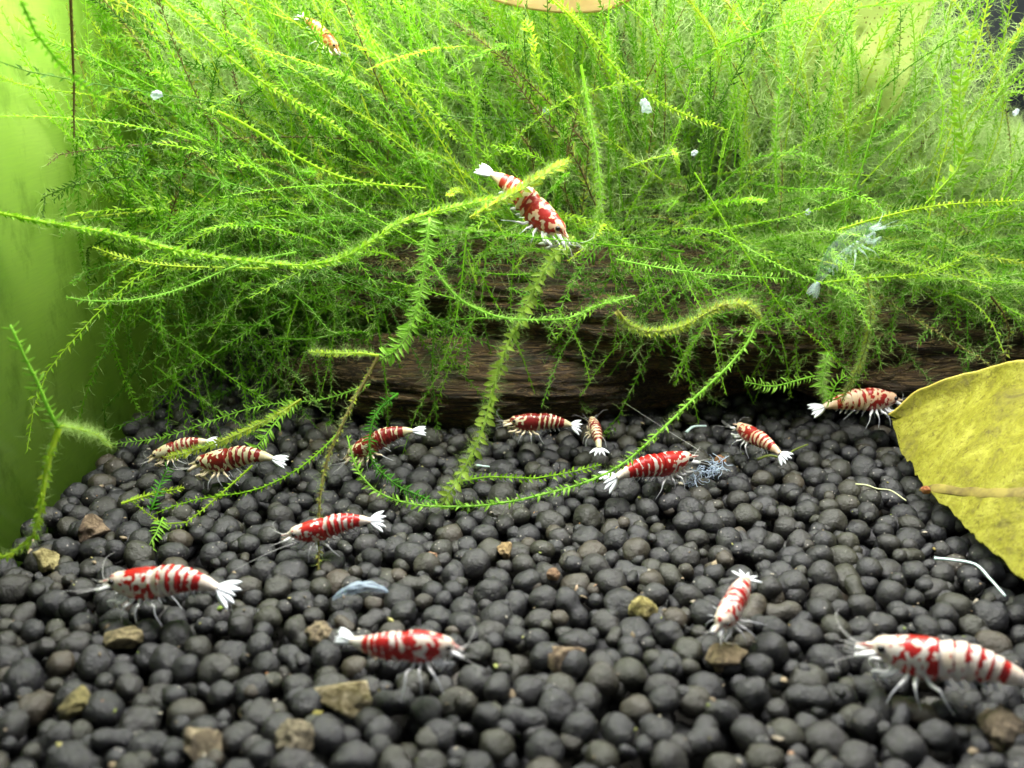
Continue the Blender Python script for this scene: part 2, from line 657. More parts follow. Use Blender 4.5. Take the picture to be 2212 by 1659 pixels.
def make_fronds(n, x0, x1, seed):
    rng = np.random.default_rng(seed)
    out = []
    for _ in range(n):
        x = rng.uniform(x0, x1)
        low = rng.random() < (0.16 if -5 < x < 5 else 0.30)
        zt = ztop(x)
        zl = np.interp(x, [-9, -4, 3, 9, 14], [2.4, 4.3, 3.9, 3.4, 3.2])
        if low:
            z = zl + rng.uniform(-0.6, 1.1)
            y = rng.uniform(18.6, 22.0)
        else:
            z = zl + (zt - zl - 1.0) * rng.beta(1.1, 1.25)
            y = rng.uniform(18.0, 25.0) + 0.15 * (z - 4)
        lean = np.interp(x, [-8, -3, 2, 6, 12], [132, 122, 108, 84, 58]) + rng.normal(0, 17 if rng.random() < 0.6 else 34)
        if low:
            lean = np.interp(x, [-8, 0, 3, 12], [150, 120, 45, 18]) + rng.normal(0, 26)
        yy = rng.normal(-0.18 if not low else -0.55, 0.32)
        d = np.array([math.cos(math.radians(lean)), yy, math.sin(math.radians(lean))])
        d /= np.linalg.norm(d)
        if low:
            d[2] *= 0.55
        L = rng.uniform(2.4, 6.4) if not low else rng.uniform(1.8, 4.6)
        if rng.random() < 0.12:
            L *= 1.4
        bend = rng.normal(0, 0.25, 3) + (np.array([0, 0, -0.28]) if low else np.array([0, 0, -0.02]))
        if x < -5.0 and rng.random() < 0.4:
            continue
        path = mass_path(np.array([x, y, z]), d, L, bend, rng)
        path[:, 0] = np.maximum(path[:, 0], LWX + 0.15 + 0.05 * rng.random())
        path[:, 2] = np.maximum(path[:, 2], 0.35)
        path[:, 1] = np.minimum(path[:, 1], 26.6)
        if np.any((path[:, 0] > 10.3 + 0.5 * (9.0 - path[:, 2])) & (path[:, 2] > 6.2)):
            continue
        out.append((path, L, low))
    return out


def extra_fronds(n, box, seed, down, Lr, tints):
    rng = np.random.default_rng(seed)
    out = []
    for _ in range(n):
        b = np.array([rng.uniform(*box[0]), rng.uniform(*box[1]), rng.uniform(*box[2])])
        a = rng.normal(-90 if down else 0, 75)
        d = norm(np.array([math.cos(math.radians(a)), rng.normal(-0.25, 0.3), math.sin(math.radians(a))]))
        L = rng.uniform(*Lr)
        path = mass_path(b, d, L, rng.normal(0, 0.15, 3) + np.array([0, 0, -0.18]), rng)
        path[:, 0] = np.maximum(path[:, 0], LWX + 0.2)
        path[:, 2] = np.maximum(path[:, 2], 0.3 + 0.2 * rng.random())
        out.append((path, L, rng.uniform(*tints)))
    return out


def build_clump(name, label, n, x0, x1, seed, n_parts, hairs, extra=(), cloud=30000):
    rng = np.random.default_rng(seed + 100)
    fr = make_fronds(n, x0, x1, seed)
    for e in extra:
        fr += e
    score = []
    for path, L, low in fr:
        x, y, f = view_xy(path[len(path) // 2])
        score.append((L / f) * (1 if (0 < x < 2212 and 0 < y < 1659) else 0) * (1.0 if path[:, 1].mean() < 20 else 0.4))
    big = set(np.argsort(-np.array(score))[:n_parts].tolist())
    o = np.array([(x0 + x1) / 2, 20.0, 3.2])
    t_ = thing(name, label, 'moss', tuple(o))
    mass, hb = Bag(), Bag()
    pts = []
    for k, (path, L, low) in enumerate(fr):
        face = norm(np.array([rng.normal(0, 0.5), -1 + rng.normal(0, 0.3), rng.normal(0.4, 0.5)]))
        tint = float(np.clip(rng.normal(0.49 if not low else 0.40, 0.15), 0.02, 0.84))
        u = rng.random()
        if not isinstance(low, bool):
            tint, u = float(low), 1.0
        if 0.94 < u < 1.0:
            tint = 0.05
        if u < 0.03:
            tint = 0.91
        elif u < 0.055:
            tint = 0.99
        kind = rng.random()
        leaf, wid, step = (rng.uniform(0.11, 0.17), 0.045, 0.055) if kind < 0.45 else (rng.uniform(0.07, 0.11), 0.032, 0.045)
        lf, sm, P = frond(path, L, leaf, wid, step, rng, face, rng.uniform(0.013, 0.024), tint, 0.85)
        pts.append(P)
        if k in big:
            b = Bag()
            b.add(lf[0], lf[1], tint=lf[2])
            b.add(sm[0], None, sm[1], tint=sm[2])
            obj('frond', b.mesh('frond', [M_MOSS], False, o), t_)
        else:
            mass.add(lf[0], lf[1], tint=lf[2])
            mass.add(sm[0], None, sm[1], tint=sm[2])
    tag(obj('frond_mass', mass.mesh('frond_mass', [M_MOSS], False, o), t_), kind='stuff')
    P = np.vstack(pts)
    sel = P[rng.integers(0, len(P), hairs)]
    hv, ht = hair_tris(sel, rng, 0.10, 0.36, 0.0026)
    hb.add(hv, ht)
    tag(obj('algae_hair', hb.mesh('algae_hair', [M_HAIR], False, o), t_), kind='stuff')
    # cloud of thread algae filling the rear of the clump
    xs = rng.uniform(x0, x1, cloud)
    zt = ztop(xs) + 0.3
    pz = 3.8 + (zt - 3.8) * rng.beta(1.4, 1.0, cloud)
    P = np.stack([xs, rng.uniform(19.5, 25.5, cloud) + rng.normal(0, 0.3, cloud), pz], 1)
    keep = np.array([noise.noise(Vector((p[0] * 0.45, p[1] * 0.45, p[2] * 0.45))) > -0.12 for p in P]) & ~((P[:, 0] > 9.3 + 0.5 * (9.0 - P[:, 2])) & (P[:, 2] > 6.2))
    hv, ht = hair_tris(P[keep], rng, 0.25, 0.9, 0.0042)
    tag(obj('thread_algae', mesh_np('thread_algae', hv - o, ht, mats=[M_CLOUD]), t_), kind='stuff')
    return t_


def hair_tris(sel, rng, l0, l1, w):
    n = len(sel)
    d = norm(rng.normal(0, 1, (n, 3)) + np.array([0, 0, 0.25]))
    L = rng.uniform(l0, l1, n)[:, None]
    side = norm(np.cross(d, rng.normal(0, 1, (n, 3)))) * w
    mid = sel + d * L * 0.55 + norm(rng.normal(0, 1, (n, 3))) * L * 0.12
    v = np.stack([sel - side, sel + side, mid + side * 0.8, mid - side * 0.8, sel + d * L], 1).reshape(-1, 3)
    i = np.arange(n)[:, None] * 5
    t = np.concatenate([i + np.array([0, 1, 2]), i + np.array([0, 2, 3]), i + np.array([3, 2, 4])])
    return v, t


build_clump('moss_clump', 'loose green moss fronds at the left, hanging before the algae filmed glass', 480, -7.6, -3.4, 11, 80, 40000, [extra_fronds(260, ((-8.0, -3.9), (16.8, 22.5), (1.6, 7.0)), 31, True, (1.4, 3.8), (0.02, 0.36))])
build_clump('moss_clump', 'dense bright green moss cushion on the middle of the driftwood', 980, -3.4, 5.0, 12, 130, 110000, [extra_fronds(150, ((-4.4, 5.5), (17.4, 19.4), (2.6, 4.6)), 32, True, (0.9, 2.8), (0.03, 0.45))], cloud=60000)
build_clump('moss_clump', 'pale green hazy moss cushion on the right part of the driftwood', 900, 5.0, 13.5, 13, 85, 170000, [extra_fronds(170, ((5.0, 13.0), (17.8, 19.6), (2.9, 4.2)), 33, True, (0.9, 2.8), (0.03, 0.45))], cloud=85000)

# ------------------------------------------------------------------ single long moss strands


def leaf_mesh(name, mat):
    """a small pointed leaf along +X, keel folded, tip bent down"""
    xs = [0, 0.22, 0.5, 0.8, 1.0]
    hw = [0.03, 0.20, 0.24, 0.13, 0.0]
    zz = [0, 0.07, 0.10, 0.03, -0.10]
    v, q, t = [], [], []
    for x, h, z in zip(xs, hw, zz):
        v += [(x, -h, z + 0.35 * h), (x, 0, z), (x, h, z + 0.35 * h)]
    for i in range(4):
        a = i * 3
        q += [(a, a + 3, a + 4, a + 1), (a + 1, a + 4, a + 5, a + 2)]
    return mesh_np(name, v, None, q, True, mats=[mat])


M_LEAF_BRIGHT = moss_single('moss_leaf_bright', (0.33, 0.66, 0.07))
M_LEAF_OLIVE = moss_single('moss_leaf_olive', (0.38, 0.56, 0.07))
M_LEAF_DARK = moss_single('moss_leaf_deep', (0.09, 0.36, 0.02))
LM = {'b': leaf_mesh('leaf', M_LEAF_BRIGHT), 'o': leaf_mesh('leaf', M_LEAF_OLIVE), 'd': leaf_mesh('leaf', M_LEAF_DARK)}
SM = {'b': M_LEAF_BRIGHT, 'o': M_LEAF_OLIVE, 'd': M_LEAF_DARK}


def strand(label, pts, leaf=0.2, step=0.11, col='b', sep=True, hair=0, stem_r=0.028, tint=0.55, alpha=1.0, jit=0.35, wid=None, seed=0, name='moss_strand', hair_w=0.0013, hair_l=(0.08, 0.22), wide=0.42):
    rng = np.random.default_rng(500 + seed)
    P3 = np.array([at(*p) for p in pts])
    path, L = catmull(P3, 60)
    path += np.cumsum(rng.normal(0, 0.004, path.shape), axis=0) * np.linspace(0, 1, 60)[:, None]
    o = path[0]
    t_ = thing(name, label, 'moss strand', tuple(o))
    face = norm(np.array([0.1, -1, 0.45]))
    if sep:
        m = max(8, int(L * 5))
        idx = np.linspace(0, 59, m).astype(int)
        sv, stt, sq = tube(path[idx] - o, np.linspace(stem_r, stem_r * 0.5, m), 6)
        obj('stem', mesh_np('stem', sv, stt, sq, True, mats=[SM[col]]), t_)
        n = min(290, int(L / step) * 2)
        Tn = norm(np.gradient(path, axis=0))
        for i in range(n):
            s = (i // 2 + 0.5) / (n / 2)
            f = s * 59
            a = int(f)
            b = min(59, a + 1)
            p = path[a] * (1 - f + a) + path[b] * (f - a)
            T = Tn[a]
            S = norm(np.cross(T, face))
            Nn = np.cross(S, T)
            ro = rng.normal(0, jit)
            S2 = S * math.cos(ro) + Nn * math.sin(ro)
            N2 = -S * math.sin(ro) + Nn * math.cos(ro)
            al = rng.normal(alpha, 0.15)
            sg = 1 if i % 2 else -1
            d = T * math.cos(al) + sg * S2 * math.sin(al)
            y = np.cross(N2, d)
            if rng.random() < 0.07:
                continue
            sz = leaf * min(1, (1 - s) * 8 + 0.5) * rng.uniform(0.6, 1.2)
            M = Matrix(((d[0], y[0], N2[0], 0), (d[1], y[1], N2[1], 0), (d[2], y[2], N2[2], 0), (0, 0, 0, 1)))
            M = Matrix.Translation(Vector((p - o + rng.normal(0, 0.006, 3)).tolist())) @ M @ Matrix.Diagonal((sz, sz * rng.uniform(0.85, 1.2) * wide, sz, 1))
            obj('leaf', LM[col], t_, M)
    else:
        lf, sm, Pl = frond(path, L, leaf, wid or leaf * 0.45, step, rng, face, stem_r, tint, alpha, jit, True)
        b = Bag()
        b.add(lf[0] - o, lf[1], tint=lf[2])
        tag(obj('leaves', b.mesh('leaves', [M_MOSS]), t_), kind='stuff')
        b = Bag()
        b.add(sm[0] - o, None, sm[1], tint=sm[2])
        obj('stem', b.mesh('stem', [M_MOSS], True), t_)
    if hair:
        k = rng.integers(5, 58, hair)
        sel = path[k] + rng.normal(0, 0.03, (hair, 3)) - o
        hv, ht = hair_tris(sel, rng, *hair_l, hair_w)
        tag(obj('algae_hair', mesh_np('algae_hair', hv, ht, mats=[M_HAIR]), t_), kind='stuff')
    return t_


strand('long thick strand hanging in the middle with paired recurved leaves down to the soil',
       [(1240, 512, 16.6), (1200, 550, 16.4), (1160, 612, 16.1), (1125, 690, 15.8), (1090, 760, 15.5), (1066, 840, 15.3), (1042, 920, 15.0), (1018, 975, 14.8), (985, 1030, 14.5), (945, 1082, 14.25)],
       0.22, 0.115, 'o', True, 1500, 0.035, alpha=1.15, seed=1, jit=0.75, wide=0.9, hair_l=(0.2, 0.4))
strand('thick bright leafy strand left of centre whose bare brown lower end touches the soil',
       [(928, 470, 16.2), (918, 560, 15.9), (905, 640, 15.6), (888, 700, 15.4), (860, 742, 15.2), (818, 770, 15.0)],
       0.235, 0.05, 'b', True, 900, 0.034, alpha=1.2, seed=2, wide=0.46, jit=0.6)
strand('thin brownish strand running down from the leafy branch fork to the soil',
       [(816, 770, 15.0), (792, 815, 14.8), (765, 862, 14.5), (735, 925, 14.1), (706, 992, 13.7), (690, 1065, 13.2), (686, 1150, 12.8), (683, 1228, 12.35)],
       0.09, 0.07, 'o', False, 500, 0.045, tint=0.90, seed=3, jit=1.2)
strand('short pale fuzzy strand pointing left from the leafy branch fork',
       [(818, 768, 15.0), (770, 762, 15.0), (720, 766, 15.0), (668, 762, 15.1)], 0.09, 0.05, 'o', False, 500, 0.026, tint=0.72, seed=4)
strand('long U shaped leafy strand sweeping along the soil and up to the right',
       [(1638, 690, 16.0), (1612, 745, 15.8), (1560, 805, 15.6), (1500, 860, 15.4), (1430, 928, 15.0), (1350, 1000, 14.6), (1260, 1045, 14.3), (1150, 1075, 14.15), (1050, 1093, 14.1), (940, 1096, 14.1), (862, 1084, 14.2), (800, 1055, 14.4), (766, 1005, 14.7), (750, 945, 15.0)],
       0.15, 0.092, 'b', True, 1200, 0.028, alpha=0.95, seed=5, jit=0.9, wide=0.55)
strand('dark green leafy strand in front of the centre shrimp curving down to the soil',
       [(860, 850, 15.6), (815, 890, 15.3), (798, 945, 15.0), (806, 1000, 14.8), (850, 1045, 14.6), (900, 1072, 14.4), (938, 1090, 14.2)],
       0.16, 0.055, 'd', True, 300, 0.026, seed=6, alpha=1.2, wide=0.4, jit=0.6)
strand('bright hanging strand looping right from the leafy branch to a pointed green tip',
       [(925, 552, 15.9), (955, 605, 15.8), (1005, 655, 15.7), (1080, 686, 15.6), (1160, 692, 15.6), (1225, 690, 15.6), (1285, 664, 15.7), (1370, 642, 15.8)],
       0.12, 0.055, 'b', True, 900, 0.03, seed=7, jit=0.9, wide=0.45)
strand('yellow furry strand arching to the right, coated with white algae hair',
       [(1332, 672, 16.0), (1362, 706, 16.0), (1410, 718, 16.0), (1470, 708, 16.0), (1530, 675, 16.0), (1580, 655, 16.0), (1620, 664, 16.0), (1640, 692, 16.0)],
       0.13, 0.014, 'o', False, 2600, 0.06, tint=0.86, alpha=1.5, jit=1.5, seed=8, hair_l=(0.15, 0.33), wid=0.04, hair_w=0.0010)
strand('long bright strand crossing the left glass and rising to the shrimp in the moss',
       [(-40, 452, 14.6), (120, 485, 14.8), (250, 506, 15.0), (400, 545, 15.2), (560, 567, 15.4), (680, 572, 15.5), (765, 545, 15.6), (850, 488, 15.7), (930, 462, 15.8), (1010, 442, 15.9), (1095, 425, 15.9), (1165, 378, 15.9), (1225, 345, 16.0)],
       0.12, 0.045, 'b', False, 2600, 0.032, tint=0.58, jit=0.8, seed=9, hair_l=(0.08, 0.25))
strand('bright tipped strand reaching left across the glass below the longest one',
       [(640, 545, 17.0), (560, 560, 16.6), (500, 578, 16.3), (400, 620, 15.8), (300, 648, 15.4), (210, 652, 15.1), (145, 643, 14.9)],
       0.10, 0.07, 'b', True, 300, 0.026, seed=10, alpha=1.1)
strand('pale thin strand with a curled tip above the bright tipped left one',
       [(580, 580, 16.8), (470, 578, 16.4), (360, 576, 16.0), (265, 560, 15.6), (202, 538, 15.4)], 0.09, 0.08, 'b', False, 200, 0.02, tint=0.7, seed=11)
strand('blurred upright leafy strand at the left edge rising from a fluffy knot',
       [(128, 930, 12.6), (105, 880, 12.6), (82, 825, 12.6), (50, 765, 12.6), (20, 695, 12.6)], 0.20, 0.11, 'b', True, 0, 0.03, seed=12, alpha=1.1)
strand('blurred bright strand at the left edge bending down from the fluffy knot to the soil',
       [(128, 925, 12.6), (108, 985, 12.4), (95, 1060, 12.2), (85, 1125, 12.0), (55, 1175, 11.9), (-30, 1208, 11.8)], 0.12, 0.05, 'b', False, 500, 0.055, tint=0.66, jit=1.2, seed=13)
strand('fluffy pale algae tuft between the left edge strands and the striped shrimp',
       [(120, 918, 12.8), (160, 925, 13.4), (205, 940, 14.0), (240, 965, 14.4)], 0.08, 0.05, 'o', False, 1500, 0.03, tint=0.7, seed=14, hair_l=(0.08, 0.3))
strand('thin strand drooping left above the leftmost small striped shrimp',
       [(800, 830, 17.0), (700, 862, 16.8), (600, 872, 16.6), (520, 888, 16.4), (430, 920, 16.2), (340, 945, 16.0), (240, 955, 15.8)], 0.14, 0.09, 'b', True, 0, 0.016, seed=15, alpha=0.9)
strand('blurred olive strand lying across the leftmost small striped shrimp',
       [(650, 862, 15.6), (600, 895, 15.3), (530, 932, 15.0), (450, 966, 14.8), (366, 988, 14.7)], 0.12, 0.06, 'o', False, 900, 0.03, tint=0.78, seed=16)
strand('wide leafy frond pointing down onto the back of the cream striped left shrimp',
       [(640, 868, 16.2), (600, 905, 15.9), (570, 945, 15.6), (530, 990, 15.3)], 0.24, 0.07, 'b', True, 0, 0.022, seed=17, alpha=1.15)
strand('thin green strand curving under the cream striped left shrimp along the soil',
       [(735, 930, 15.6), (680, 985, 15.0), (620, 1028, 14.6), (540, 1062, 14.35), (470, 1070, 14.3), (400, 1085, 14.2), (330, 1112, 14.0)], 0.08, 0.09, 'b', False, 0, 0.022, tint=0.5, seed=18)
strand('green strand crossing below the cream striped left shrimp down to a loop on the soil',
       [(545, 1005, 14.9), (490, 1055, 14.5), (430, 1108, 14.0), (380, 1138, 13.75), (325, 1115, 13.9), (285, 1088, 14.1)], 0.07, 0.09, 'b', False, 0, 0.024, tint=0.62, seed=19)
strand('short upright leafy frond in front of the leftmost small striped shrimp',
       [(325, 1105, 13.9), (338, 1070, 14.1), (350, 1030, 14.4), (358, 1005, 14.5)], 0.15, 0.08, 'd', True, 0, 0.02, seed=20, alpha=1.1)
strand('flat bright leafy frond lying on the soil left of the shrimp with long antenna',
       [(352, 1118, 13.85), (340, 1145, 13.6), (322, 1175, 13.35), (305, 1203, 13.1)], 0.19, 0.06, 'b', True, 0, 0.02, seed=21, alpha=1.15)
strand('short bright strand ending in a pale bud near the soil at the left',
       [(262, 1088, 13.9), (310, 1072, 14.1), (360, 1058, 14.3), (398, 1050, 14.4)], 0.09, 0.06, 'b', False, 0, 0.028, tint=0.66, seed=22)
strand('vertical brownish furry strand dangling above the right shrimp',
       [(1872, 600, 17.2), (1880, 660, 17.0), (1876, 720, 17.0), (1860, 780, 17.0), (1835, 830, 17.0), (1818, 868, 17.0)], 0.12, 0.05, 'o', False, 1800, 0.03, tint=0.90, jit=1.2, seed=23)
strand('bright tuft of curled leaves just above the tail of the right shrimp',
       [(1790, 760, 16.8), (1778, 800, 16.7), (1772, 835, 16.6), (1785, 868, 16.5)], 0.25, 0.07, 'b', True, 1500, 0.026, seed=24, alpha=1.2)
strand('small pale curled frond beside the bright tuft over the right shrimp',
       [(1795, 868, 16.4), (1800, 845, 16.4), (1812, 825, 16.4), (1828, 815, 16.4)], 0.20, 0.07, 'b', True, 0, 0.022, seed=25, alpha=1.0)
strand('short bright leafy frond pointing left under the right moss cushion',
       [(1760, 812, 17.2), (1720, 822, 17.1), (1670, 834, 17.0), (1610, 824, 16.9)], 0.16, 0.07, 'b', True, 0, 0.022, seed=26, alpha=1.1)
strand('long thin diagonal strand running down right across the dark log',
       [(1500, 372, 16.6), (1560, 470, 16.5), (1640, 592, 16.4), (1700, 680, 16.5), (1770, 742, 16.6), (1812, 790, 16.8)], 0.07, 0.10, 'b', False, 0, 0.018, tint=0.52, seed=27)
strand('long yellow stemmed strand arching across the upper left moss',
       [(470, 240, 15.0), (530, 268, 15.2), (600, 312, 15.4), (680, 358, 15.6), (760, 386, 15.8), (850, 396, 16.0), (915, 400, 16.1)], 0.10, 0.12, 'b', False, 0, 0.026, tint=0.62, seed=28)
strand('long horizontal bright strand over the log in front of the right cushion',
       [(1330, 560, 16.8), (1420, 578, 16.6), (1520, 592, 16.5), (1620, 598, 16.5), (1705, 604, 16.5)], 0.13, 0.07, 'b', True, 0, 0.022, seed=29, alpha=1.1)
strand('upright strand at the upper right with a round pale bud at its tip',
       [(2000, 440, 17.4), (2080, 345, 17.3), (2072, 240, 17.2), (2080, 140, 17.1), (2100, 50, 17.0)], 0.22, 0.13, 'b', False, 900, 0.026, tint=0.58, seed=30)
strand('tall straight dark stemmed strand in front of the dotted pale leaf',
       [(1678, 420, 17.0), (1676, 330, 17.0), (1682, 220, 17.0), (1697, 110, 17.0), (1712, -20, 17.0)], 0.12, 0.10, 'b', False, 900, 0.03, tint=0.42, seed=31)
strand('dark comb like strand lying across the dotted pale leaf',
       [(1898, 68, 20.0), (1850, 84, 20.0), (1790, 100, 20.0), (1708, 120, 20.0)], 0.20, 0.08, 'd', False, 0, 0.035, tint=0.05, alpha=1.15, seed=32)
strand('long dark stem curving down left from the pale leaf through the right moss',
       [(1905, 195, 17.0), (1880, 300, 16.8), (1850, 400, 16.6), (1812, 490, 16.5), (1770, 580, 16.5), (1718, 650, 16.5)], 0.09, 0.16, 'd', False, 0, 0.024, tint=0.3, seed=33)
strand('tall curved green stem just right of the shrimp in the moss',
       [(1255, 140, 16.8), (1275, 260, 16.6), (1292, 370, 16.4), (1296, 440, 16.3), (1275, 520, 16.3), (1245, 560, 16.4)], 0.13, 0.10, 'b', False, 1200, 0.03, tint=0.45, seed=34)
strand('thick olive frond crossing the tail of the shrimp in the moss',
       [(1015, 470, 15.7), (1060, 445, 15.75), (1110, 418, 15.8), (1160, 385, 15.8), (1225, 350, 15.9)], 0.16, 0.05, 'o', False, 1500, 0.03, tint=0.80, jit=1.0, seed=35)
k = 36
for lab, pts, tint in [
    ('near vertical dark strand before the green glass, leftmost of the upright ones', [(292, 590, 17.5), (285, 480, 17.4), (268, 370, 17.2), (240, 240, 17.0)], 0.25),
    ('dark upright strand with spiky leaves, second from the left before the glass', [(362, 570, 17.5), (350, 490, 17.5), (318, 390, 17.3), (296, 290, 17.2)], 0.3),
    ('brownish slanting strand between the upright dark ones before the glass', [(345, 555, 18.2), (372, 450, 18.0), (412, 320, 17.8)], 0.95),
    ('dark slanting strand nearest the log among those before the glass', [(420, 560, 18.2), (455, 450, 18.0), (520, 370, 17.8)], 0.12),
    ('blurred dark strand hanging from the top left corner', [(45, 0, 13.0), (90, 95, 13.2), (150, 165, 13.5), (230, 230, 14.0)], 0.3),
    ('reddish brown thick stem standing before the bright green glass', [(152, -20, 15.6), (156, 80, 15.8), (160, 195, 16.0), (165, 288, 16.0)], 0.99),
    ('yellow lit strand slanting down right from the upper left top edge', [(345, -10, 16.0), (440, 80, 16.2), (560, 175, 16.4), (680, 250, 16.6), (760, 300, 16.8)], 0.62),
    ('bright strand slanting from the top edge toward the shrimp in the moss', [(760, -10, 17.0), (800, 80, 17.0), (880, 180, 17.0), (985, 300, 17.0)], 0.6),
    ('yellow stemmed strand slanting through the middle of the upper moss', [(1180, -10, 17.0), (1260, 60, 17.0), (1340, 160, 17.0), (1440, 230, 17.2), (1560, 280, 17.4)], 0.64),
    ('dark arching strand on the green glass near the left shrimp', [(250, 620, 17.0), (238, 700, 17.2), (262, 800, 17.3), (300, 890, 17.0)], 0.35),
    ('dark bowed twig like strand low before the green glass', [(690, 680, 18.5), (600, 760, 18.3), (520, 830, 18.2), (430, 880, 18.0)], 0.03),
    ('dark forked looking strand behind the drooping left strands', [(300, 690, 18.0), (380, 675, 18.2), (440, 650, 18.4), (520, 640, 18.6)], 0.04),
    ('long horizontal strand at the far right of the moss', [(1800, 500, 17.0), (1900, 470, 17.0), (2040, 440, 17.0), (2225, 428, 17.0)], 0.66),
    ('lower horizontal strand at the far right above the yellow leaf', [(1780, 610, 17.0), (1880, 600, 17.0), (2010, 590, 17.0), (2090, 555, 17.0)], 0.6),
    ('brown drooping strand at the far right edge over the yellow leaf', [(2140, 640, 17.0), (2175, 690, 17.0), (2178, 740, 17.0), (2155, 800, 16.8)], 0.93),
    ('small green strand lying on the soil beside the U shaped strand', [(965, 1045, 14.6), (1060, 1030, 14.8), (1160, 1035, 14.8), (1230, 1022, 14.8), (1300, 1005, 14.9)], 0.5),
]:
    strand(lab, pts, 0.11 if tint != 0.99 else 0.06, 0.09, 'b', False, 0, 0.024 if tint != 0.99 else 0.032, tint=tint, seed=k)
    k += 1

# ------------------------------------------------------------------ yellow leaf and other leaves


def leaf_fallen():
    # plane of the leaf from three of its points
    p1, p2, p3 = on(1930, 905, 0.75), on(2212, 1255, 0.45), on(2212, 790, 2.6)
    nrm = norm(np.cross(p2 - p1, p3 - p1))
    if nrm[2] < 0:
        nrm = -nrm

    def hit(x, y):
        d = ray(x, y)
        c = np.array([0, 0, CAM_H])
        return c + d * (np.dot(p1 - c, nrm) / np.dot(d, nrm))
    ux = [1930, 2000, 2090, 2150, 2212, 2320, 2440, 2560, 2640]
    uy = [904, 852, 815, 797, 790, 792, 830, 920, 1040]
    lx = [1930, 1944, 1966, 1990, 2030, 2080, 2130, 2212, 2330, 2450, 2560, 2640]
    ly = [912, 975, 1003, 1042, 1078, 1132, 1178, 1256, 1310, 1290, 1180, 1048]
    def lift(p, x, y):
        return (noise.noise(Vector((p[0] * 0.8, p[1] * 0.8, 1))) * 0.16 + noise.noise(Vector((p[0] * 3, p[1] * 3, 4))) * 0.03
                + noise.noise(Vector((p[0] * 1.2, p[1] * 7 + p[2] * 7, 9))) * 0.012)
    nx, ny = 220, 110
    v = np.zeros((nx, ny, 3))
    for i in range(nx):
        x = 1930 + 710 * (i / (nx - 1)) ** 1.15
        yu, yl = np.interp(x, ux, uy), np.interp(x, lx, ly)
        rag = noise.noise(Vector((x * 0.045, 0, 3))) * 13 + noise.noise(Vector((x * 0.16, 0, 7))) * 8
        yl += rag
        yu += noise.noise(Vector((x * 0.03, 5, 3))) * 3
        for j in range(ny):
            f = j / (ny - 1)
            p = hit(x + (noise.noise(Vector((f * 9, 1, 0))) * 14 * max(0, 1 - i / 12)), yu + (yl - yu) * f)
            w = lift(p, x, yu + (yl - yu) * f)
            edge = 0.16 * max(0, 1 - f / 0.12) ** 2
            v[i, j] = p + nrm * (w + edge)
    o = v[0, ny // 2].copy()
    i = np.arange(nx - 1)[:, None] * ny
    j = np.arange(ny - 1)[None]
    q = np.stack([i + j, i + ny + j, i + ny + j + 1, i + j + 1], -1).reshape(-1, 4)

    def col(nt):
        n1 = noise_tex(nt, 1.3, 7, 0.7, obj_coords(nt, (0.7, 1.3, 1.3)), 0.5)
        c = ramp(nt, n1, [(0.34, (0.17, 0.15, 0.035)), (0.48, (0.31, 0.30, 0.03)), (0.66, (0.47, 0.46, 0.07))])
        n2 = noise_tex(nt, 4.0, 6, 0.78, obj_coords(nt, (0.45, 2.2, 2.2)), 0.8)
        c = mixc(nt, math_(nt, 'MULTIPLY', math_(nt, 'SUBTRACT', 0.46, n2), 7.0, True), c, (0.12, 0.10, 0.02))
        n4 = noise_tex(nt, 3.2, 5, 0.7, obj_coords(nt, (0.25, 3.2, 3.2)), 1.2)
        c = mixc(nt, math_(nt, 'MULTIPLY', math_(nt, 'SUBTRACT', 0.42, n4), 8.0, True), c, (0.16, 0.13, 0.025))
        n3 = noise_tex(nt, 16.0, 4, 0.7, obj_coords(nt, (0.6, 1.4, 1.4)))
        c = mixc(nt, math_(nt, 'MULTIPLY', math_(nt, 'SUBTRACT', 0.46, n3), 6.0, True), c, (0.20, 0.17, 0.03))
        return c
    mt = leafy('yellow_leaf', col, 0.25, 0.55, 0.25)
    nt = mt.node_tree
    bump(nt, noise_tex(nt, 6.0, 5, 0.65, obj_coords(nt, (0.6, 1.6, 1.6))), 0.5, 0.08, nt.nodes['Principled BSDF'])
    t_ = thing('fallen_leaf', 'large yellow speckled leaf with a ragged edge lying on the soil at the right', 'leaf', tuple(o))
    bl = obj('blade', mesh_np('blade', v.reshape(-1, 3) - o, None, q, True, mats=[mt]), t_)
    md = bl.modifiers.new('thickness', 'SOLIDIFY')
    md.thickness = 0.025
    # pale rim along the upper margin, and the brown midrib
    mr, nt, b, _ = new_mat('leaf_rim')
    b.inputs['Base Color'].default_value = (0.62, 0.50, 0.10, 1)
    tv, tt, tq = tube(v[::2, 0] - o, 0.028, 6)
    obj('rim', mesh_np('rim', tv, tt, tq, True, mats=[mr]), t_)
    mb, nt, b, _ = new_mat('leaf_midrib')
    nt.links.new(ramp(nt, noise_tex(nt, 3.0, 4, 0.6, obj_coords(nt)), [(0.35, (0.11, 0.08, 0.02)), (0.62, (0.27, 0.22, 0.04))]), b.inputs['Base Color'])
    b.inputs['Roughness'].default_value = 0.7
    path = []
    for x in np.linspace(1992, 2600, 60):
        y = 1062 + 0.045 * (x - 1995) + 3 * math.sin(x * 0.03)
        p = hit(x, y)
        path.append(p + nrm * (lift(p, x, y) + 0.012))
    path = np.array(path)
    tv, tt, tq = tube(path - o, np.interp(np.linspace(0, 1, 60), [0, .04, 1], [0.03, 0.10, 0.14]), 14)
    cl = np.repeat(path - o, 14, axis=0)
    cl = np.vstack([cl, path[0] - o, path[-1] - o])
    dn = ((tv - cl) @ nrm)[:, None]
    tv = tv - dn * nrm * 0.75
    obj('midrib', mesh_np('midrib', tv, tt, tq, True, mats=[mb]), t_)
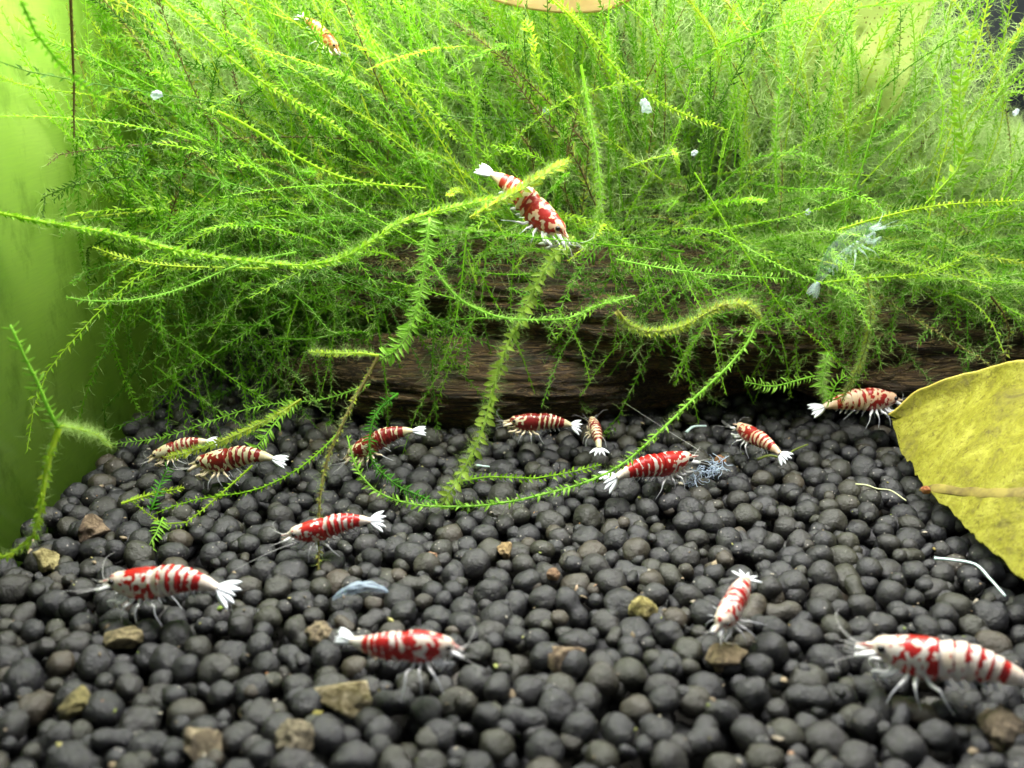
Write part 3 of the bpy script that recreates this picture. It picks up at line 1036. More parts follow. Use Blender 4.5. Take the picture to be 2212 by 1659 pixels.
    ms = stone_mat('orange_crumb', (0.45, 0.14, 0.04), (0.62, 0.28, 0.1))
    cv = lumpy(ICO3[0], 5, 0.25, 0.1) * np.array([0.07, 0.06, 0.08]) + on(2000, 1058, 0.75)
    co_ = on(2000, 1058, 0.75)
    c_ = obj('crumb', mesh_np('crumb', cv - co_, ICO3[1], smooth=True, mats=[ms]))
    c_.location = co_
    tag(c_, 'small orange crumb at the broken end of the yellow leaf midrib', 'crumb')


leaf_fallen()


def back_leaf(name, label, pix, Y, col_a, col_b, dots, seed):
    """a broad leaf standing behind the moss, outline from the pixel list"""
    c = np.mean([at(x, y, Y) for x, y in pix], axis=0)
    out, _ = catmull([at(x, y, Y) for x, y in pix + [pix[0]]], 80)
    rings = 14
    v = [c + np.array([0, 0.25, 0])]
    for r in range(1, rings + 1):
        f = r / rings
        for p in out[:-1]:
            q = c + (p - c) * f
            v.append(q + np.array([0, 0.5 * noise.noise(Vector((q[0] * 0.5, q[2] * 0.5, seed))) + 0.25 * (1 - f * f) - 0.6 * f * f * (q[2] - c[2]) / 3, 0]))
    m = len(out) - 1
    t = [(0, 1 + j, 1 + (j + 1) % m) for j in range(m)]
    qd = [(1 + (r - 1) * m + j, 1 + r * m + j, 1 + r * m + (j + 1) % m, 1 + (r - 1) * m + (j + 1) % m) for r in range(1, rings) for j in range(m)]

    def col(nt):
        base = mixc(nt, noise_tex(nt, 0.9, 4, 0.6, obj_coords(nt)), col_a, col_b)
        if dots:
            vor = N(nt, 'ShaderNodeTexVoronoi')
            vor.inputs['Scale'].default_value = 9.0
            nt.links.new(obj_coords(nt), vor.inputs['Vector'])
            base = mixc(nt, math_(nt, 'MULTIPLY', math_(nt, 'LESS_THAN', vor.outputs['Distance'], 0.2), 0.8), base, (0.22, 0.22, 0.03))
        return base
    o = obj(name, mesh_np(name, np.array(v) - c, np.array(t), np.array(qd), True, mats=[leafy(name + '_mat', col, 0.4, 0.5)]))
    o.location = c
    md = o.modifiers.new('thickness', 'SOLIDIFY')
    md.thickness = 0.03
    return tag(o, label, 'leaf')


back_leaf('upright_leaf', 'pale yellow green leaf with dark dots standing behind the right moss',
          [(1715, 80), (1700, -120), (1900, -200), (2030, -60), (1985, 120), (1930, 270), (1840, 310), (1760, 220)], 19.6, (0.55, 0.66, 0.16), (0.72, 0.80, 0.30), True, 2)
back_leaf('tan_leaf', 'blurred tan orange leaf at the top edge above the middle moss',
          [(990, -30), (1100, 12), (1230, 28), (1340, 12), (1400, -60), (1250, -160), (1060, -150)], 18.3, (0.62, 0.42, 0.15), (0.75, 0.58, 0.28), False, 5)

# ------------------------------------------------------------------ shrimp


def shell_mat(name, white, red, warm):
    m, nt, b, out = new_mat(name)
    a = N(nt, 'ShaderNodeAttribute', attribute_name='red')
    mr = N(nt, 'ShaderNodeMapRange')
    mr.inputs['From Min'].default_value = -0.035
    mr.inputs['From Max'].default_value = 0.035
    nt.links.new(a.outputs['Fac'], mr.inputs['Value'])
    n = noise_tex(nt, 9.0, 4, 0.6, obj_coords(nt))
    w = mixc(nt, math_(nt, 'MULTIPLY', math_(nt, 'SUBTRACT', n, 0.42), 2.2, True), white, warm)
    r = mixc(nt, noise_tex(nt, 14.0, 3, 0.5, obj_coords(nt)), tuple(0.7 * x for x in red), tuple(1.35 * x for x in red))
    c = mixc(nt, mr.outputs[0], w, r)
    nt.links.new(c, b.inputs['Base Color'])
    b.inputs['Roughness'].default_value = 0.42
    b.inputs['Specular IOR Level'].default_value = 0.4
    bump(nt, noise_tex(nt, 40.0, 4, 0.65, obj_coords(nt)), 0.3, 0.02, b)
    b.inputs['Coat Weight'].default_value = 0.35
    b.inputs['Coat Roughness'].default_value = 0.12
    return m


def limb_mat(name, c, alpha):
    m, nt, b, out = new_mat(name)
    b.inputs['Base Color'].default_value = (*c, 1)
    b.inputs['Roughness'].default_value = 0.35
    tr = N(nt, 'ShaderNodeBsdfTransparent')
    mx = N(nt, 'ShaderNodeMixShader')
    mx.inputs[0].default_value = alpha
    nt.links.new(tr.outputs[0], mx.inputs[1])
    nt.links.new(b.outputs[0], mx.inputs[2])
    nt.links.new(mx.outputs[0], out.inputs['Surface'])
    return m


M_EYE, _nt, _b, _ = new_mat('shrimp_eye')
_b.inputs['Base Color'].default_value = (0.008, 0.006, 0.006, 1)
_b.inputs['Roughness'].default_value = 0.15
SHELL = {
    'bright': shell_mat('shell_bright', (0.74, 0.68, 0.62), (0.42, 0.012, 0.010), (0.74, 0.52, 0.32)),
    'orange': shell_mat('shell_orange', (0.78, 0.60, 0.44), (0.34, 0.018, 0.012), (0.80, 0.38, 0.14)),
    'cream': shell_mat('shell_cream', (0.68, 0.62, 0.42), (0.20, 0.010, 0.008), (0.66, 0.50, 0.20)),
    'faded': shell_mat('shell_faded', (0.72, 0.42, 0.20), (0.50, 0.10, 0.03), (0.70, 0.34, 0.10)),
}
LIMB = {'white': limb_mat('limb_white', (0.86, 0.86, 0.86), 0.92), 'clear': limb_mat('limb_clear', (0.72, 0.74, 0.78), 0.55),
        'fan': limb_mat('tail_fan', (0.86, 0.90, 0.95), 0.97), 'feeler': limb_mat('feeler', (0.80, 0.80, 0.78), 0.42),
        'warm': limb_mat('limb_warm', (0.86, 0.72, 0.50), 0.92)}
M_GHOST = limb_mat('shed_skin', (0.55, 0.76, 0.70), 0.05)
M_GHOST2 = limb_mat('shed_skin_edge', (0.66, 0.84, 0.80), 0.18)
M_MOULT = limb_mat('moult_blue', (0.58, 0.70, 0.86), 0.75)

PS = [.02, .06, .10, .13, .16, .21, .28, .36, .418, .44, .52, .60, .68, .75, .81, .865]
PHD = [.005, .012, .024, .050, .062, .070, .080, .086, .082, .078, .088, .082, .067, .051, .036, .02]
PHV = [.004, .008, .016, .036, .056, .080, .100, .108, .100, .096, .088, .076, .060, .046, .032, .018]
PW = [.003, .008, .018, .040, .050, .059, .068, .072, .068, .066, .070, .064, .053, .042, .034, .028]
SEG = [.42, .485, .55, .61, .665, .715, .805, .87]


def blade(n, length, width, thick, droop=0.0):
    """flat pointed oar along -X"""
    s = np.linspace(0, 1, n)
    hw = width * np.sin(np.pi * np.clip(s * 0.92 + 0.06, 0, 1)) ** 0.75
    v, q, t = [], [], []
    for x, h in zip(s, hw):
        z = -droop * x * x
        v += [(-x * length, -h, z), (-x * length, 0, z + thick), (-x * length, h, z), (-x * length, 0, z - thick)]
    for i in range(n - 1):
        a = i * 4
        for j in range(4):
            k2 = (j + 1) % 4
            q.append((a + j, a + 4 + j, a + 4 + k2, a + k2))
    q += [(0, 1, 2, 3), ((n - 1) * 4 + 3, (n - 1) * 4 + 2, (n - 1) * 4 + 1, (n - 1) * 4)]
    return np.array(v), np.array(q)


def shrimp(label, head, tail, style='bright', seed=1, rise=8, curl=26, side=0, hp=6, rb=0.40, cb=0.0, fan=1.0, fan_roll=None, up=(0, 0, 1),
           foot=-0.25, ghost=False, antenna=None, fat=1.0, splay=1.0, name='shrimp', cat='shrimp', legs=True, feeler_up=False):
    rng = np.random.default_rng(900 + seed)
    ns, m = 190, 44
    S = np.linspace(0.02, 0.865, ns)
    # spine: angle of the tangent (towards the tail), down positive
    ph = np.where(S > 0.42, -rise + (rise + curl) * np.clip((S - .42) / .44, 0, 1) ** 1.2, np.interp(S, [0, .42], [-hp * 2.0, -hp * 0.3]))
    ph = np.radians(ph)
    ps = np.radians(np.where(S > 0.30, side * np.clip((S - .30) / .56, 0, 1), 0))
    ds = np.gradient(S)
    tang = np.stack([-np.cos(ph) * np.cos(ps), np.sin(ps), -np.sin(ph)], 1)
    cum = np.cumsum(tang * ds[:, None], axis=0)
    i0 = int(np.argmin(abs(S - 0.4)))
    sp = cum - cum[i0] + np.array([0.1, 0, 0])
    T = norm(tang)
    Yl = norm(np.cross(np.array([0, 0, 1.0])[None], -T))
    Zl = np.cross(-T, Yl)
    hd, hv, w = (np.interp(S, PS, a) * 1.2 * fat for a in (PHD, PHV, PW))
    seg = np.searchsorted(SEG, S) - 1
    frac = np.where(seg >= 0, (S - np.take(SEG, np.clip(seg, 0, 6))) / (np.take(SEG, np.clip(seg + 1, 1, 7)) - np.take(SEG, np.clip(seg, 0, 6))), 0)
    step = np.where((seg >= 0) & (seg < 6), 0.94 + 0.10 * frac ** 1.3, np.where(seg < 0, np.where(S > .40, 1.03, 1.0), 0.97))
    scal = np.where((seg >= 0) & (seg < 6), 0.84 + 0.26 * np.sin(np.pi * np.clip(frac * 1.05, 0, 1)), 1.0)
    zoff = np.interp(S, [0.02, 0.12, 0.2], [0.022, 0.012, 0.0])
    th = np.arange(m) / m * 2 * np.pi
    c, sn = np.cos(th), np.sin(th)
    zz = np.where(sn[None] > 0, hd[:, None] * sn[None], (hv * scal)[:, None] * sn[None]) * step[:, None] + zoff[:, None]
    yy = w[:, None] * np.sign(c)[None] * np.abs(c)[None] ** 0.9 * step[:, None]
    V = sp[:, None] + Yl[:, None] * yy[..., None] + Zl[:, None] * zz[..., None]
    red = np.zeros((ns, m))
    o = Vector((seed * 3.3, seed * 1.7, seed * 0.9))
    rseg = np.clip(rb + 0.10 + rng.normal(0, 0.13, 8), 0.05, 0.95)
    rseg[5] = max(0.38, min(0.5, rseg[5]))
    for i in range(ns):
        for j in range(m):
            p = Vector((S[i] * 11, c[j] * 0.85, sn[j] * 1.1))
            n1 = noise.noise(p * 1.05 + o)
            n2 = noise.noise(p * 2.6 + o * 2) + 0.5 * noise.noise(p * 5.5 + o * 3)
            if seg[i] < 0:
                g = n1 * 0.75 + n2 * 1.15 + cb + 0.14 - 0.40 * max(0, min(1, (0.24 - S[i]) / 0.08)) + 0.35 * max(0, (S[i] - .385) / .035)
            elif seg[i] == 5:
                g = rseg[5] + 0.10 * n2 - frac[i]
            elif seg[i] >= 6:
                g = -0.4
            else:
                g = rseg[seg[i]] + 0.55 * n1 + 0.42 * n2 - abs(((frac[i] + 0.28 * abs(c[j]) * (1 if sn[j] > 0 else 1.3)) % 1.0) - 0.12) * 1.05 - 0.10 * max(0, -sn[j])
                if frac[i] < 0.07:
                    g = max(g, 0.02)
            red[i, j] = g
    i = np.arange(ns - 1)[:, None] * m
    j = np.arange(m)[None]
    k2 = (j + 1) % m
    q = np.stack([i + j, i + k2, i + m + k2, i + m + j], -1).reshape(-1, 4)
    t = [(ns * m, (jj + 1) % m, jj) for jj in range(m)] + [(ns * m + 1, (ns - 1) * m + jj, (ns - 1) * m + (jj + 1) % m) for jj in range(m)]
    verts = np.vstack([V.reshape(-1, 3), V[0].mean(0), V[-1].mean(0)])
    # world placement from the two end points
    hl = sp[0] + np.array([0.0, 0, 0.02])
    tl = sp[-1] + T[-1] * 0.145
    e = norm(hl - tl)
    fy = norm(np.array([0, 1.0, 0]) - e * e[1])
    g3 = np.cross(e, fy)
    E = norm(np.asarray(head) - np.asarray(tail))
    G = norm(np.asarray(up, float) - E * np.dot(np.asarray(up, float), E))
    Fw = np.cross(G, E)
    sc = np.linalg.norm(np.asarray(head) - np.asarray(tail)) / np.linalg.norm(hl - tl)
    R = np.stack([E, Fw, G], 1) @ np.stack([e, fy, g3], 1).T
    M = Matrix.Identity(4)
    org = np.array([0.1, 0, 0])
    tr = np.asarray(tail) - sc * R @ tl
    for a in range(3):
        for b in range(3):
            M[a][b] = sc * R[a, b]
        M[a][3] = tr[a]
    root = thing(name, label, cat, matrix=M)
    if fan_roll is None:
        fan_roll = 0.75 if E[0] > 0 else -0.75
    shell = M_GHOST if ghost else SHELL[style]
    lw = M_GHOST2 if ghost else LIMB['warm' if style in ('cream', 'faded') else 'white']
    lc = M_GHOST2 if ghost else LIMB['clear']
    obj('body', mesh_np('body', verts, np.array(t), q, True, {'red': np.concatenate([red.ravel(), [-1, -1]])}, [shell]), root)
    # tail fan
    X, Yv, Zv = -T[-1], Yl[-1], Zl[-1]
    cr, sr = math.cos(fan_roll), math.sin(fan_roll)
    Yr, Zr = Yv * cr + Zv * sr, -Yv * sr + Zv * cr
    for ang, ln, wd, nm in ((0, .14, .018, 'telson'), (17, .165, .024, 'uropod'), (-17, .165, .024, 'uropod'), (36, .165, .026, 'uropod'), (-36, .165, .026, 'uropod')):
        bv, bq = blade(12, ln, wd, 0.007, 0.01)
        a = math.radians(ang * fan)
        Bx = X * math.cos(a) + Yr * math.sin(a)
        By = -X * math.sin(a) + Yr * math.cos(a)
        base = sp[-1] - X * -0.012 + Yr * math.sin(a) * -0.01 + Zr * (0.004 if nm == 'telson' else -abs(ang) * 1e-4)
        vv = base + bv[:, :1] * Bx + bv[:, 1:2] * By + bv[:, 2:] * Zr
        obj(nm, mesh_np(nm, vv, None, bq, True, mats=[M_GHOST2 if ghost else LIMB['fan']]), root)
    # eyes, antennal scales, feelers
    ih = int(np.argmin(abs(S - 0.145)))
    for sg in (-1, 1):
        ec = sp[ih] + Yl[ih] * sg * 0.056 * fat + Zl[ih] * 0.036 * fat
        if not ghost:
            obj('eye', mesh_np('eye', ICO3[0] * np.array([0.021, 0.019, 0.020]) + ec, ICO3[1], smooth=True, mats=[M_EYE]), root)
        bv, bq = blade(12, 0.135, 0.034, 0.017, 0.02)
        base = sp[ih] + Yl[ih] * sg * 0.022 - Zl[ih] * 0.004
        X2 = norm(-T[ih] * 1.0 + Yl[ih] * sg * 0.16 + Zl[ih] * -0.05)
        Y2 = norm(np.cross(Zl[ih], X2))
        Z2 = np.cross(X2, Y2)
        vv = base - bv[:, :1] * X2 + bv[:, 1:2] * Y2 + bv[:, 2:] * Z2
        obj('antennal_scale', mesh_np('antennal_scale', vv, None, bq, True, mats=[lw]), root)
        tip = base + X2 * 0.10
        for kk in range(2):
            dirn = norm(X2 + Yl[ih] * sg * rng.uniform(0.1, 0.5) + Zl[ih] * (rng.uniform(-0.1, 0.5)))
            pth = np.array([tip - X2 * 0.05, tip, tip + dirn * 0.08 + Zl[ih] * 0.01, tip + dirn * 0.15 + Zl[ih] * rng.uniform(-0.02, 0.05)])
            tp, _ = catmull(pth, 14)
            tv, tt, tq = tube(tp, np.linspace(0.0030, 0.0010, 14), 5)
            obj('antennule', mesh_np('antennule', tv, tt, tq, True, mats=[M_GHOST2 if ghost else LIMB['feeler']]), root)
        out = norm(X2 * rng.uniform(0.3, 0.8) + Yl[ih] * sg * 0.9 + Zl[ih] * rng.uniform(0.0, 0.5))
        ap = [base + X2 * 0.03 - Zl[ih] * 0.015, base + X2 * 0.10 + Yl[ih] * sg * 0.02, base + X2 * 0.14 + out * 0.08, base + X2 * 0.13 + out * 0.2 + Zl[ih] * 0.02, base + X2 * 0.06 + out * 0.30]
        if antenna is not None and sg == antenna[0]:
            Mi = M.inverted()
            ap = [np.array((Mi @ Vector(list(pp)))[:]) for pp in antenna[1]]
        tp, _ = catmull(ap, 30)
        tv, tt, tq = tube(tp, np.linspace(0.0024, 0.0010, 30), 5)
        obj('antenna', mesh_np('antenna', tv, tt, tq, True, mats=[M_GHOST2 if ghost else LIMB['feeler']]), root)
    # legs: two short feeding pairs in front, three walking pairs
    if legs:
        sf = splay
        for li, (s0, fx, r0) in enumerate([(.20, .10, .0125), (.235, .07, .013), (.285, .035, .0115), (.325, -.01, .0115), (.365, -.075, .0115)]):
            ib = int(np.argmin(abs(S - s0)))
            for sg in (-1, 1):
                base = sp[ib] + Yl[ib] * sg * w[ib] * 0.55 - Zl[ib] * hv[ib] * 0.86
                j1 = rng.uniform(-0.02, 0.02)
                if splay > 1:
                    r0 = r0 if li > 4 else r0 * 1.0
                if li < 2:
                    pts = [base + np.array([0, 0, 0.02]), base + np.array([0.035 + j1, sg * 0.022, -0.020]), base + np.array([fx + 0.01 + j1, sg * 0.024, -0.030]), base + np.array([fx - 0.015 + j1, sg * 0.012, -0.065 + j1]), base + np.array([fx - 0.035, sg * 0.006, -0.085])]
                    rr = np.interp(np.linspace(0, 1, 18), [0, .3, .6, .85, 1], [r0, r0 * 1.1, r0 * 0.95, r0, r0 * 0.4])
                    ml = lw
                    tp, _ = catmull(pts, 18)
                    tv, tt, tq = tube(tp, rr, 7)
                    obj('leg', mesh_np('leg', tv, tt, tq, True, mats=[ml]), root)
                else:
                    kx = fx * 0.8 + rng.uniform(-0.02, 0.02)
                    knee = base + np.array([kx, sg * 0.055 * sf, -0.018])
                    ft = np.array([base[0] + fx * 2.0 + rng.uniform(-0.03, 0.03), sg * rng.uniform(0.11, 0.17) * sf, foot + rng.uniform(-0.01, 0.02)])
                    mid = knee * 0.5 + ft * 0.5 + np.array([0.008, sg * 0.012, 0.012])
                    tp, _ = catmull([base + np.array([0, 0, 0.02]), base * 0.5 + knee * 0.5 + np.array([0, 0, -0.004]), knee, mid, ft], 22)
                    rr = np.interp(np.linspace(0, 1, 22), [0, .2, .42, .5, 1], [r0, r0 * 1.1, r0 * 0.85, r0 * 0.5, r0 * 0.22])
                    a = 10
                    tv, tt, tq = tube(tp[:a + 1], rr[:a + 1], 7)
                    lg = obj('leg', mesh_np('leg', tv, tt, tq, True, mats=[lw]), root)
                    tv, tt, tq = tube(tp[a:], rr[a:], 6)
                    obj('foot', mesh_np('foot', tv, tt, tq, True, mats=[lc]), lg)
        for s0 in (.45, .515, .58, .635, .69):
            ib = int(np.argmin(abs(S - s0)))
            for sg in (-1, 1):
                bv, bq = blade(8, 0.055, 0.012, 0.003)
                X2 = norm(-Zl[ib] * 0.8 + T[ib] * 0.8 + Yl[ib] * sg * 0.1)
                Y2 = norm(np.cross(Yl[ib], X2))
                Z2 = np.cross(X2, Y2)
                base = sp[ib] + Yl[ib] * sg * w[ib] * 0.5 - Zl[ib] * hv[ib] * 0.85
                vv = base - bv[:, :1] * X2 + bv[:, 1:2] * Y2 + bv[:, 2:] * Z2
                obj('swimmeret', mesh_np('swimmeret', vv, None, bq, True, mats=[lc]), root)
    return root


shrimp('white and red shrimp at the front left, facing left over the soil', on(214, 1258, .50), on(514, 1288, .42), 'bright', 1, rise=9, curl=24, rb=.14, cb=-.06, hp=3, up=(0, .15, 1))
shrimp('red and white banded shrimp at the front centre, head turned to the right', on(1000, 1404, .60), on(726, 1370, .66), 'bright', 2, rise=-4, curl=-8, side=34, rb=.44, cb=.0, hp=16, fan=.5, foot=-.29, up=(0.1, .1, 1), fat=1.05, splay=1.4)
shrimp('small red and white shrimp at the front right facing the camera, tail raised', on(1545, 1366, .40), on(1618, 1234, .62), 'bright', 3, rise=4, curl=14, side=-14, rb=.42, cb=-.25, fan=1.9, fan_roll=-0.2, foot=-.24, fat=1.3, splay=1.8)
shrimp('blurred large white and red shrimp cut off by the right edge', on(1850, 1392, .52), on(2292, 1508, .42), 'bright', 4, rise=6, curl=18, side=0, rb=.10, cb=-.06, hp=5, up=(0, .12, 1))
shrimp('red shrimp with white flecks behind the thin hanging strand, one long antenna to the left', on(608, 1158, .42), on(834, 1126, .55), 'bright', 5, rise=10, curl=14, rb=.50, cb=.0, hp=4, up=(0, -.1, 1),
       antenna=(1, [on(640, 1172, .40), on(600, 1186, .38), on(556, 1206, .35), on(506, 1232, .28)]))
shrimp('cream and dark red shrimp at the left whose back is touched by a leafy frond', on(408, 1004, .50), on(620, 998, .62), 'cream', 6, rise=8, curl=20, rb=.28, cb=-0.08, hp=6, fan=.6, up=(0, .1, 1))
shrimp('leftmost small striped shrimp half hidden by an olive strand', on(318, 990, .60), on(470, 952, .85), 'cream', 7, rise=4, curl=18, rb=.32, cb=-.2, hp=4, fan=.6)
shrimp('dark red and cream shrimp in front of the log, head down to the left', on(742, 992, .42), on(920, 930, .95), 'cream', 8, rise=6, curl=22, rb=.52, cb=.16, hp=10, fan=.5)
shrimp('dark red shrimp with cream spots at the foot of the log, facing left', on(1088, 910, .72), on(1258, 924, .52), 'cream', 9, rise=2, curl=14, rb=.55, cb=.30, hp=3)
shrimp('small cream banded shrimp seen from behind, its tail fan toward the camera', on(1276, 902, .62), on(1296, 985, .38), 'cream', 10, rise=4, curl=20, side=4, rb=.18, cb=.0, fan=1.5, fan_roll=0)
shrimp('vivid red shrimp with white bands facing right toward a pale blue moult', on(1508, 985, .55), on(1300, 1046, .38), 'bright', 11, rise=8, curl=16, rb=.50, cb=.18, hp=4, up=(0, -.2, 1),
       antenna=(1, [on(1488, 975, .55), on(1512, 975, .62), on(1450, 935, .85), on(1355, 874, 1.3)]))
shrimp('small orange and red shrimp facing away up left beside a curled stem', on(1584, 916, .60), on(1704, 996, .40), 'orange', 12, rise=4, curl=16, side=-10, rb=.10, cb=-.05, up=(0.2, -.4, 1))
shrimp('pale orange and purple red shrimp at the right, facing the yellow leaf', on(1950, 866, .85), on(1750, 888, .78), 'orange', 13, rise=-3, curl=14, rb=.12, cb=-.10, hp=9, fan=.7, foot=-.26, up=(0, .1, 1))
shrimp('red and cream shrimp climbing head down among the moss fronds', at(1232, 520, 15.6), at(1032, 360, 16.6), 'orange', 14, rise=6, curl=12, rb=.45, cb=.05, hp=4, up=(0.75, -0.35, 0.6), fan=.5, foot=-.2)
shrimp('blurred faded orange shrimp high in the upper left moss', at(735, 112, 18.4), at(640, 30, 18.8), 'faded', 15, rise=4, curl=12, rb=.4, cb=.1, up=(0.6, -0.3, 0.7))
shrimp('glassy empty shed shrimp skin caught in the right moss', at(1905, 480, 16.0), at(1752, 640, 16.0), 'bright', 16, rise=-20, curl=40, side=0, up=(-0.7, -0.2, 0.5), ghost=True, name='shed_skin', cat='shed skin', fan=.5)

# ------------------------------------------------------------------ stones, moults, threads
STONES = [
    ('small yellow mottled round stone right of the middle of the soil', 1388, 1308, 34, 30, (0.30, 0.25, 0.06), (0.62, 0.54, 0.22), 'r'),
    ('tan angular flat stone in front of the shrimp that faces the camera', 1208, 1412, 58, 36, (0.28, 0.20, 0.12), (0.50, 0.38, 0.24), 'a'),
    ('rough pale tan stone left below the front centre shrimp', 745, 1492, 76, 34, (0.36, 0.28, 0.12), (0.66, 0.56, 0.36), 'a'),
    ('grey brown rough stone near the bottom left of centre', 636, 1582, 46, 40, (0.24, 0.20, 0.12), (0.42, 0.36, 0.24), 'r'),
    ('brown pitted stone with a hollow at the bottom left', 440, 1596, 56, 46, (0.26, 0.20, 0.12), (0.46, 0.38, 0.24), 'a'),
    ('yellow streaked stone by the left glass', 98, 1204, 34, 22, (0.34, 0.28, 0.10), (0.60, 0.52, 0.24), 'a'),
    ('flat tan stone under the head of the front left shrimp', 262, 1366, 44, 24, (0.26, 0.21, 0.10), (0.46, 0.38, 0.20), 'a'),
    ('olive brown stone slab at the lower left', 165, 1508, 40, 36, (0.20, 0.17, 0.06), (0.36, 0.31, 0.12), 'a'),
    ('tan stone directly below the shrimp that faces the camera', 1560, 1402, 50, 30, (0.28, 0.21, 0.11), (0.48, 0.37, 0.22), 'a'),
    ('brown crusted stone at the back left of the soil', 198, 1132, 44, 30, (0.18, 0.12, 0.07), (0.38, 0.28, 0.18), 'a'),
    ('small orange tan stone in the middle of the soil', 1090, 1182, 24, 20, (0.36, 0.24, 0.10), (0.60, 0.44, 0.22), 'a'),
    ('tiny pinkish crumb stone behind the orange smudge', 930, 1202, 17, 15, (0.50, 0.28, 0.16), (0.72, 0.48, 0.32), 'r'),
    ('small mottled tan stone beside the tail of the front left shrimp', 690, 1362, 34, 26, (0.26, 0.20, 0.12), (0.50, 0.40, 0.24), 'r'),
    ('blurred tan stone at the lower right below the cut off shrimp', 2165, 1562, 42, 46, (0.26, 0.20, 0.13), (0.42, 0.33, 0.22), 'r'),
    ('brown crumb beside the pale blue moult', 1556, 992, 14, 16, (0.34, 0.15, 0.05), (0.50, 0.26, 0.10), 'r'),
    ('small rust brown stone behind the U shaped strand', 1195, 1236, 18, 14, (0.30, 0.18, 0.10), (0.48, 0.30, 0.18), 'r'),
]
for si, (lab, x, y, rx, ry, c1, c2, kd) in enumerate(STONES):
    p = on(x, y, 0.02)
    d = np.linalg.norm(p - np.array([0, 0, CAM_H]))
    a, b = 0.85 * rx * d / FPX, 0.85 * ry * d / FPX
    v = lumpy(ICO4[0], 40 + si, 0.30 if kd == 'a' else 0.16, 0.14, 1.5)
    if kd == 'a':
        for kk in range(7):
            nn = norm(np.random.default_rng(si * 9 + kk).normal(0, 1, 3))
            dd = v @ nn
            lim = 0.62
            v = v - np.maximum(dd - lim, 0)[:, None] * nn * 0.85
    v = v * np.array([a, (a + b) * 0.5, b * 1.1])
    o = obj('crumb' if rx < 18 else 'stone', mesh_np('stone', v, ICO4[1], smooth=True, mats=[stone_mat('stone_%d' % si, c1, c2)]))
    o.location = p - np.array([0, 0, b * 0.45])
    tag(o, lab, 'crumb' if rx < 18 else 'stone')


def thread(name, label, cat, pts, r, mat, z=0.05, seed=0):
    P3 = np.array([on(x, y, zz) if zz is not None else at(x, y, 16) for x, y, zz in pts])
    path, L = catmull(P3, 40)
    o = path[0].copy()
    tv, tt, tq = tube(path - o, np.linspace(r, r * 0.6, 40), 6)
    ob = obj(name, mesh_np(name, tv, tt, tq, True, mats=[mat]))
    ob.location = o
    return tag(ob, label, cat)


M_ROOT = limb_mat('pale_root', (0.62, 0.80, 0.78), 0.95)
M_YROOT = limb_mat('yellow_root', (0.62, 0.66, 0.34), 0.95)
M_GRN = moss_single('green_stalk', (0.30, 0.38, 0.08))
thread('pale_root', 'pale blue white bent root lying on the soil by the yellow leaf', 'root', [(2018, 1206, .2), (2060, 1210, .22), (2108, 1220, .24), (2140, 1252, .2), (2172, 1288, .14)], 0.026, M_ROOT)
thread('pale_root', 'thin wavy cream root on the soil left of the yellow leaf', 'root', [(1848, 1046, .12), (1872, 1048, .16), (1896, 1056, .14), (1925, 1060, .16), (1958, 1082, .1)], 0.018, M_YROOT)
thread('green_stalk', 'curled olive stalk under the tail of the small orange shrimp', 'stalk', [(1636, 992, .1), (1662, 984, .14), (1692, 988, .12), (1716, 972, .18), (1745, 960, .2)], 0.028, M_GRN)
thread('pale_root', 'short white sliver on the soil right of the thick middle strand', 'root', [(1030, 1005, .12), (1045, 1007, .14), (1058, 1008, .12)], 0.026, M_ROOT)
thread('pale_root', 'small white arc shaped moult piece on the soil before the dark log', 'moult', [(1482, 934, .1), (1498, 922, .16), (1526, 920, .16)], 0.035, M_ROOT)


def moult_shell():
    c = on(778, 1276, 0.14)
    n, m = 26, 14
    v = []
    for i in range(n):
        s = i / (n - 1) - 0.5
        r = 0.11 * math.cos(s * math.pi * 0.92) ** 0.6
        for j in range(m):
            a = -0.2 + (math.pi * 0.62 + 0.5 * noise.noise(Vector((s * 9, 3, 1)))) * j / (m - 1)
            k_ = 1 + 0.30 * noise.noise(Vector((s * 7, a * 2.5, 1)))
            v.append((s * 0.86, -math.cos(a) * r * k_, 0.16 * math.cos(s * 3) + math.sin(a) * r * k_ - 0.1))
    v = np.array(v)
    rz = math.radians(14)
    v = np.stack([v[:, 0] * math.cos(rz) - v[:, 1] * math.sin(rz), v[:, 0] * math.sin(rz) + v[:, 1] * math.cos(rz), v[:, 2]], 1)
    i = np.arange(n - 1)[:, None] * m
    j = np.arange(m - 1)[None]
    q = np.stack([i + j, i + m + j, i + m + j + 1, i + j + 1], -1).reshape(-1, 4)
    o = obj('moult_shell', mesh_np('moult_shell', v, None, q, True, mats=[limb_mat('moult_shell', (0.42, 0.54, 0.66), 0.34)]))
    o.location = c
    md = o.modifiers.new('thickness', 'SOLIDIFY')
    md.thickness = 0.012
    tag(o, 'curved translucent blue grey moult shell on the soil left of the middle', 'moult')


moult_shell()


def moult_tangle():
    rg = np.random.default_rng(77)
    c = on(1525, 1012, 0.32)
    b = Bag()
    for _ in range(90):
        u = rg.uniform(-1, 1)
        st = np.array([u * 0.34, rg.normal(0, 0.08), -0.10 + 0.16 * u + rg.normal(0, 0.07)])
        d = norm(rg.normal(0, 1, 3))
        p = [st]
        for kk in range(4):
            d = norm(d + rg.normal(0, 0.6, 3))
            p.append(p[-1] + d * 0.05)
        tp, _ = catmull(p, 12)
        tv, tt, tq = tube(tp, np.linspace(0.010, 0.005, 12), 4)
        b.add(tv, tt, tq)
    o = obj('moult_tangle', b.mesh('moult_tangle', [M_MOULT], True))
    o.location = c
    tag(o, 'crumpled pale blue shed legs in front of the vivid red shrimp', 'moult')


moult_tangle()

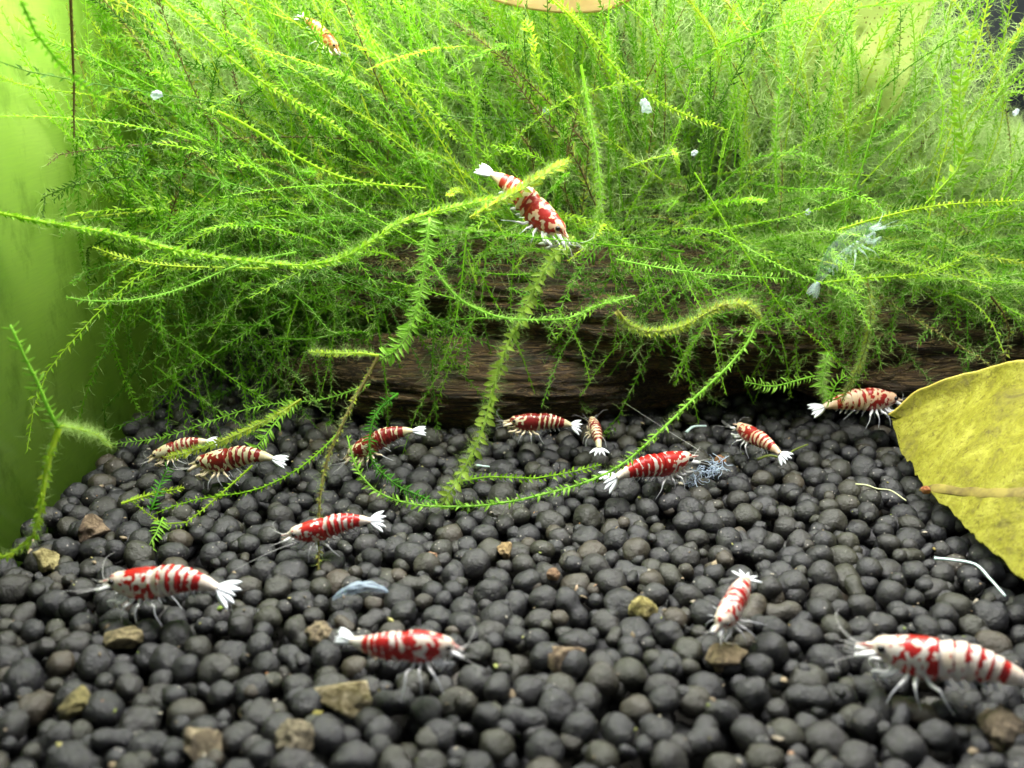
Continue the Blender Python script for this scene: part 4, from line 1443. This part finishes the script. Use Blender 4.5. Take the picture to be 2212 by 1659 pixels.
# small pale translucent lumps in and before the moss
M_SPECK = limb_mat('speck', (0.75, 0.85, 0.92), 0.4)
for fi, (x, y, Y, r, lab) in enumerate([(337, 205, 15.5, 0.15, 'small white flake floating before the upper left moss'), (1178, 240, 18.5, 0.13, 'white flake in the upper middle moss, leftmost of two'),
                                        (1395, 228, 18.5, 0.24, 'larger white flake in the upper middle moss'), (1745, 458, 17.5, 0.11, 'small white flake in a dark gap of the right moss'),
                                        (2195, 242, 17.5, 0.12, 'white flake in the moss at the right edge'), (1500, 330, 18.0, 0.12, 'tiny white flake below the larger one in the moss')]):
    v = lumpy(ICO3[0], 70 + fi, 0.45, 0.25, 1.6) * np.array([r * 0.55, r * 0.2, r * 0.4])
    o = obj('speck', mesh_np('speck', v, ICO3[1], smooth=True, mats=[M_SPECK]))
    o.location = at(x, y, Y)
    o.rotation_euler = (0, 0.5 * fi, 0)
    tag(o, lab, 'speck')

# settled debris between the pellets: crumbs too small to pick apart
rg = np.random.default_rng(88)
bag = Bag()
tops = [p for p in pel if p[2] + p[3] > -0.12]
for _ in range(900):
    p = tops[int(rg.integers(len(tops)))]
    a, e = rg.uniform(0, 2 * math.pi), rg.uniform(0.2, 1.35)
    q_ = np.array([p[0] + p[3] * math.cos(a) * math.cos(e), p[1] + p[3] * math.sin(a) * math.cos(e), p[2] + p[3] * 0.93 * math.sin(e)])
    r_ = rg.uniform(0.008, 0.022) if rg.random() < 0.85 else rg.uniform(0.025, 0.055)
    v_ = PV2[int(rg.integers(12))][:42] if False else ICO2[0] * (1 + 0.5 * rg.normal(0, 0.4, (len(ICO2[0]), 1)))
    bag.add(v_ * np.array([r_ * rg.uniform(0.8, 2.2), r_, r_ * 0.6]) @ np.array(rot_random(rg)).T + q_, ICO2[1], hue=rg.random())
m_deb, nt_, b_, _ = new_mat('debris')
nt_.links.new(ramp(nt_, N(nt_, 'ShaderNodeAttribute', attribute_name='hue').outputs['Fac'],
                   [(0.0, (0.30, 0.24, 0.15)), (0.35, (0.16, 0.12, 0.07)), (0.6, (0.40, 0.37, 0.30)), (0.75, (0.35, 0.16, 0.06)), (0.85, (0.16, 0.24, 0.04)), (1.0, (0.45, 0.40, 0.16))]), b_.inputs['Base Color'])
b_.inputs['Roughness'].default_value = 0.8
tag(obj('debris', bag.mesh('debris', [m_deb]), substrate), kind='stuff')
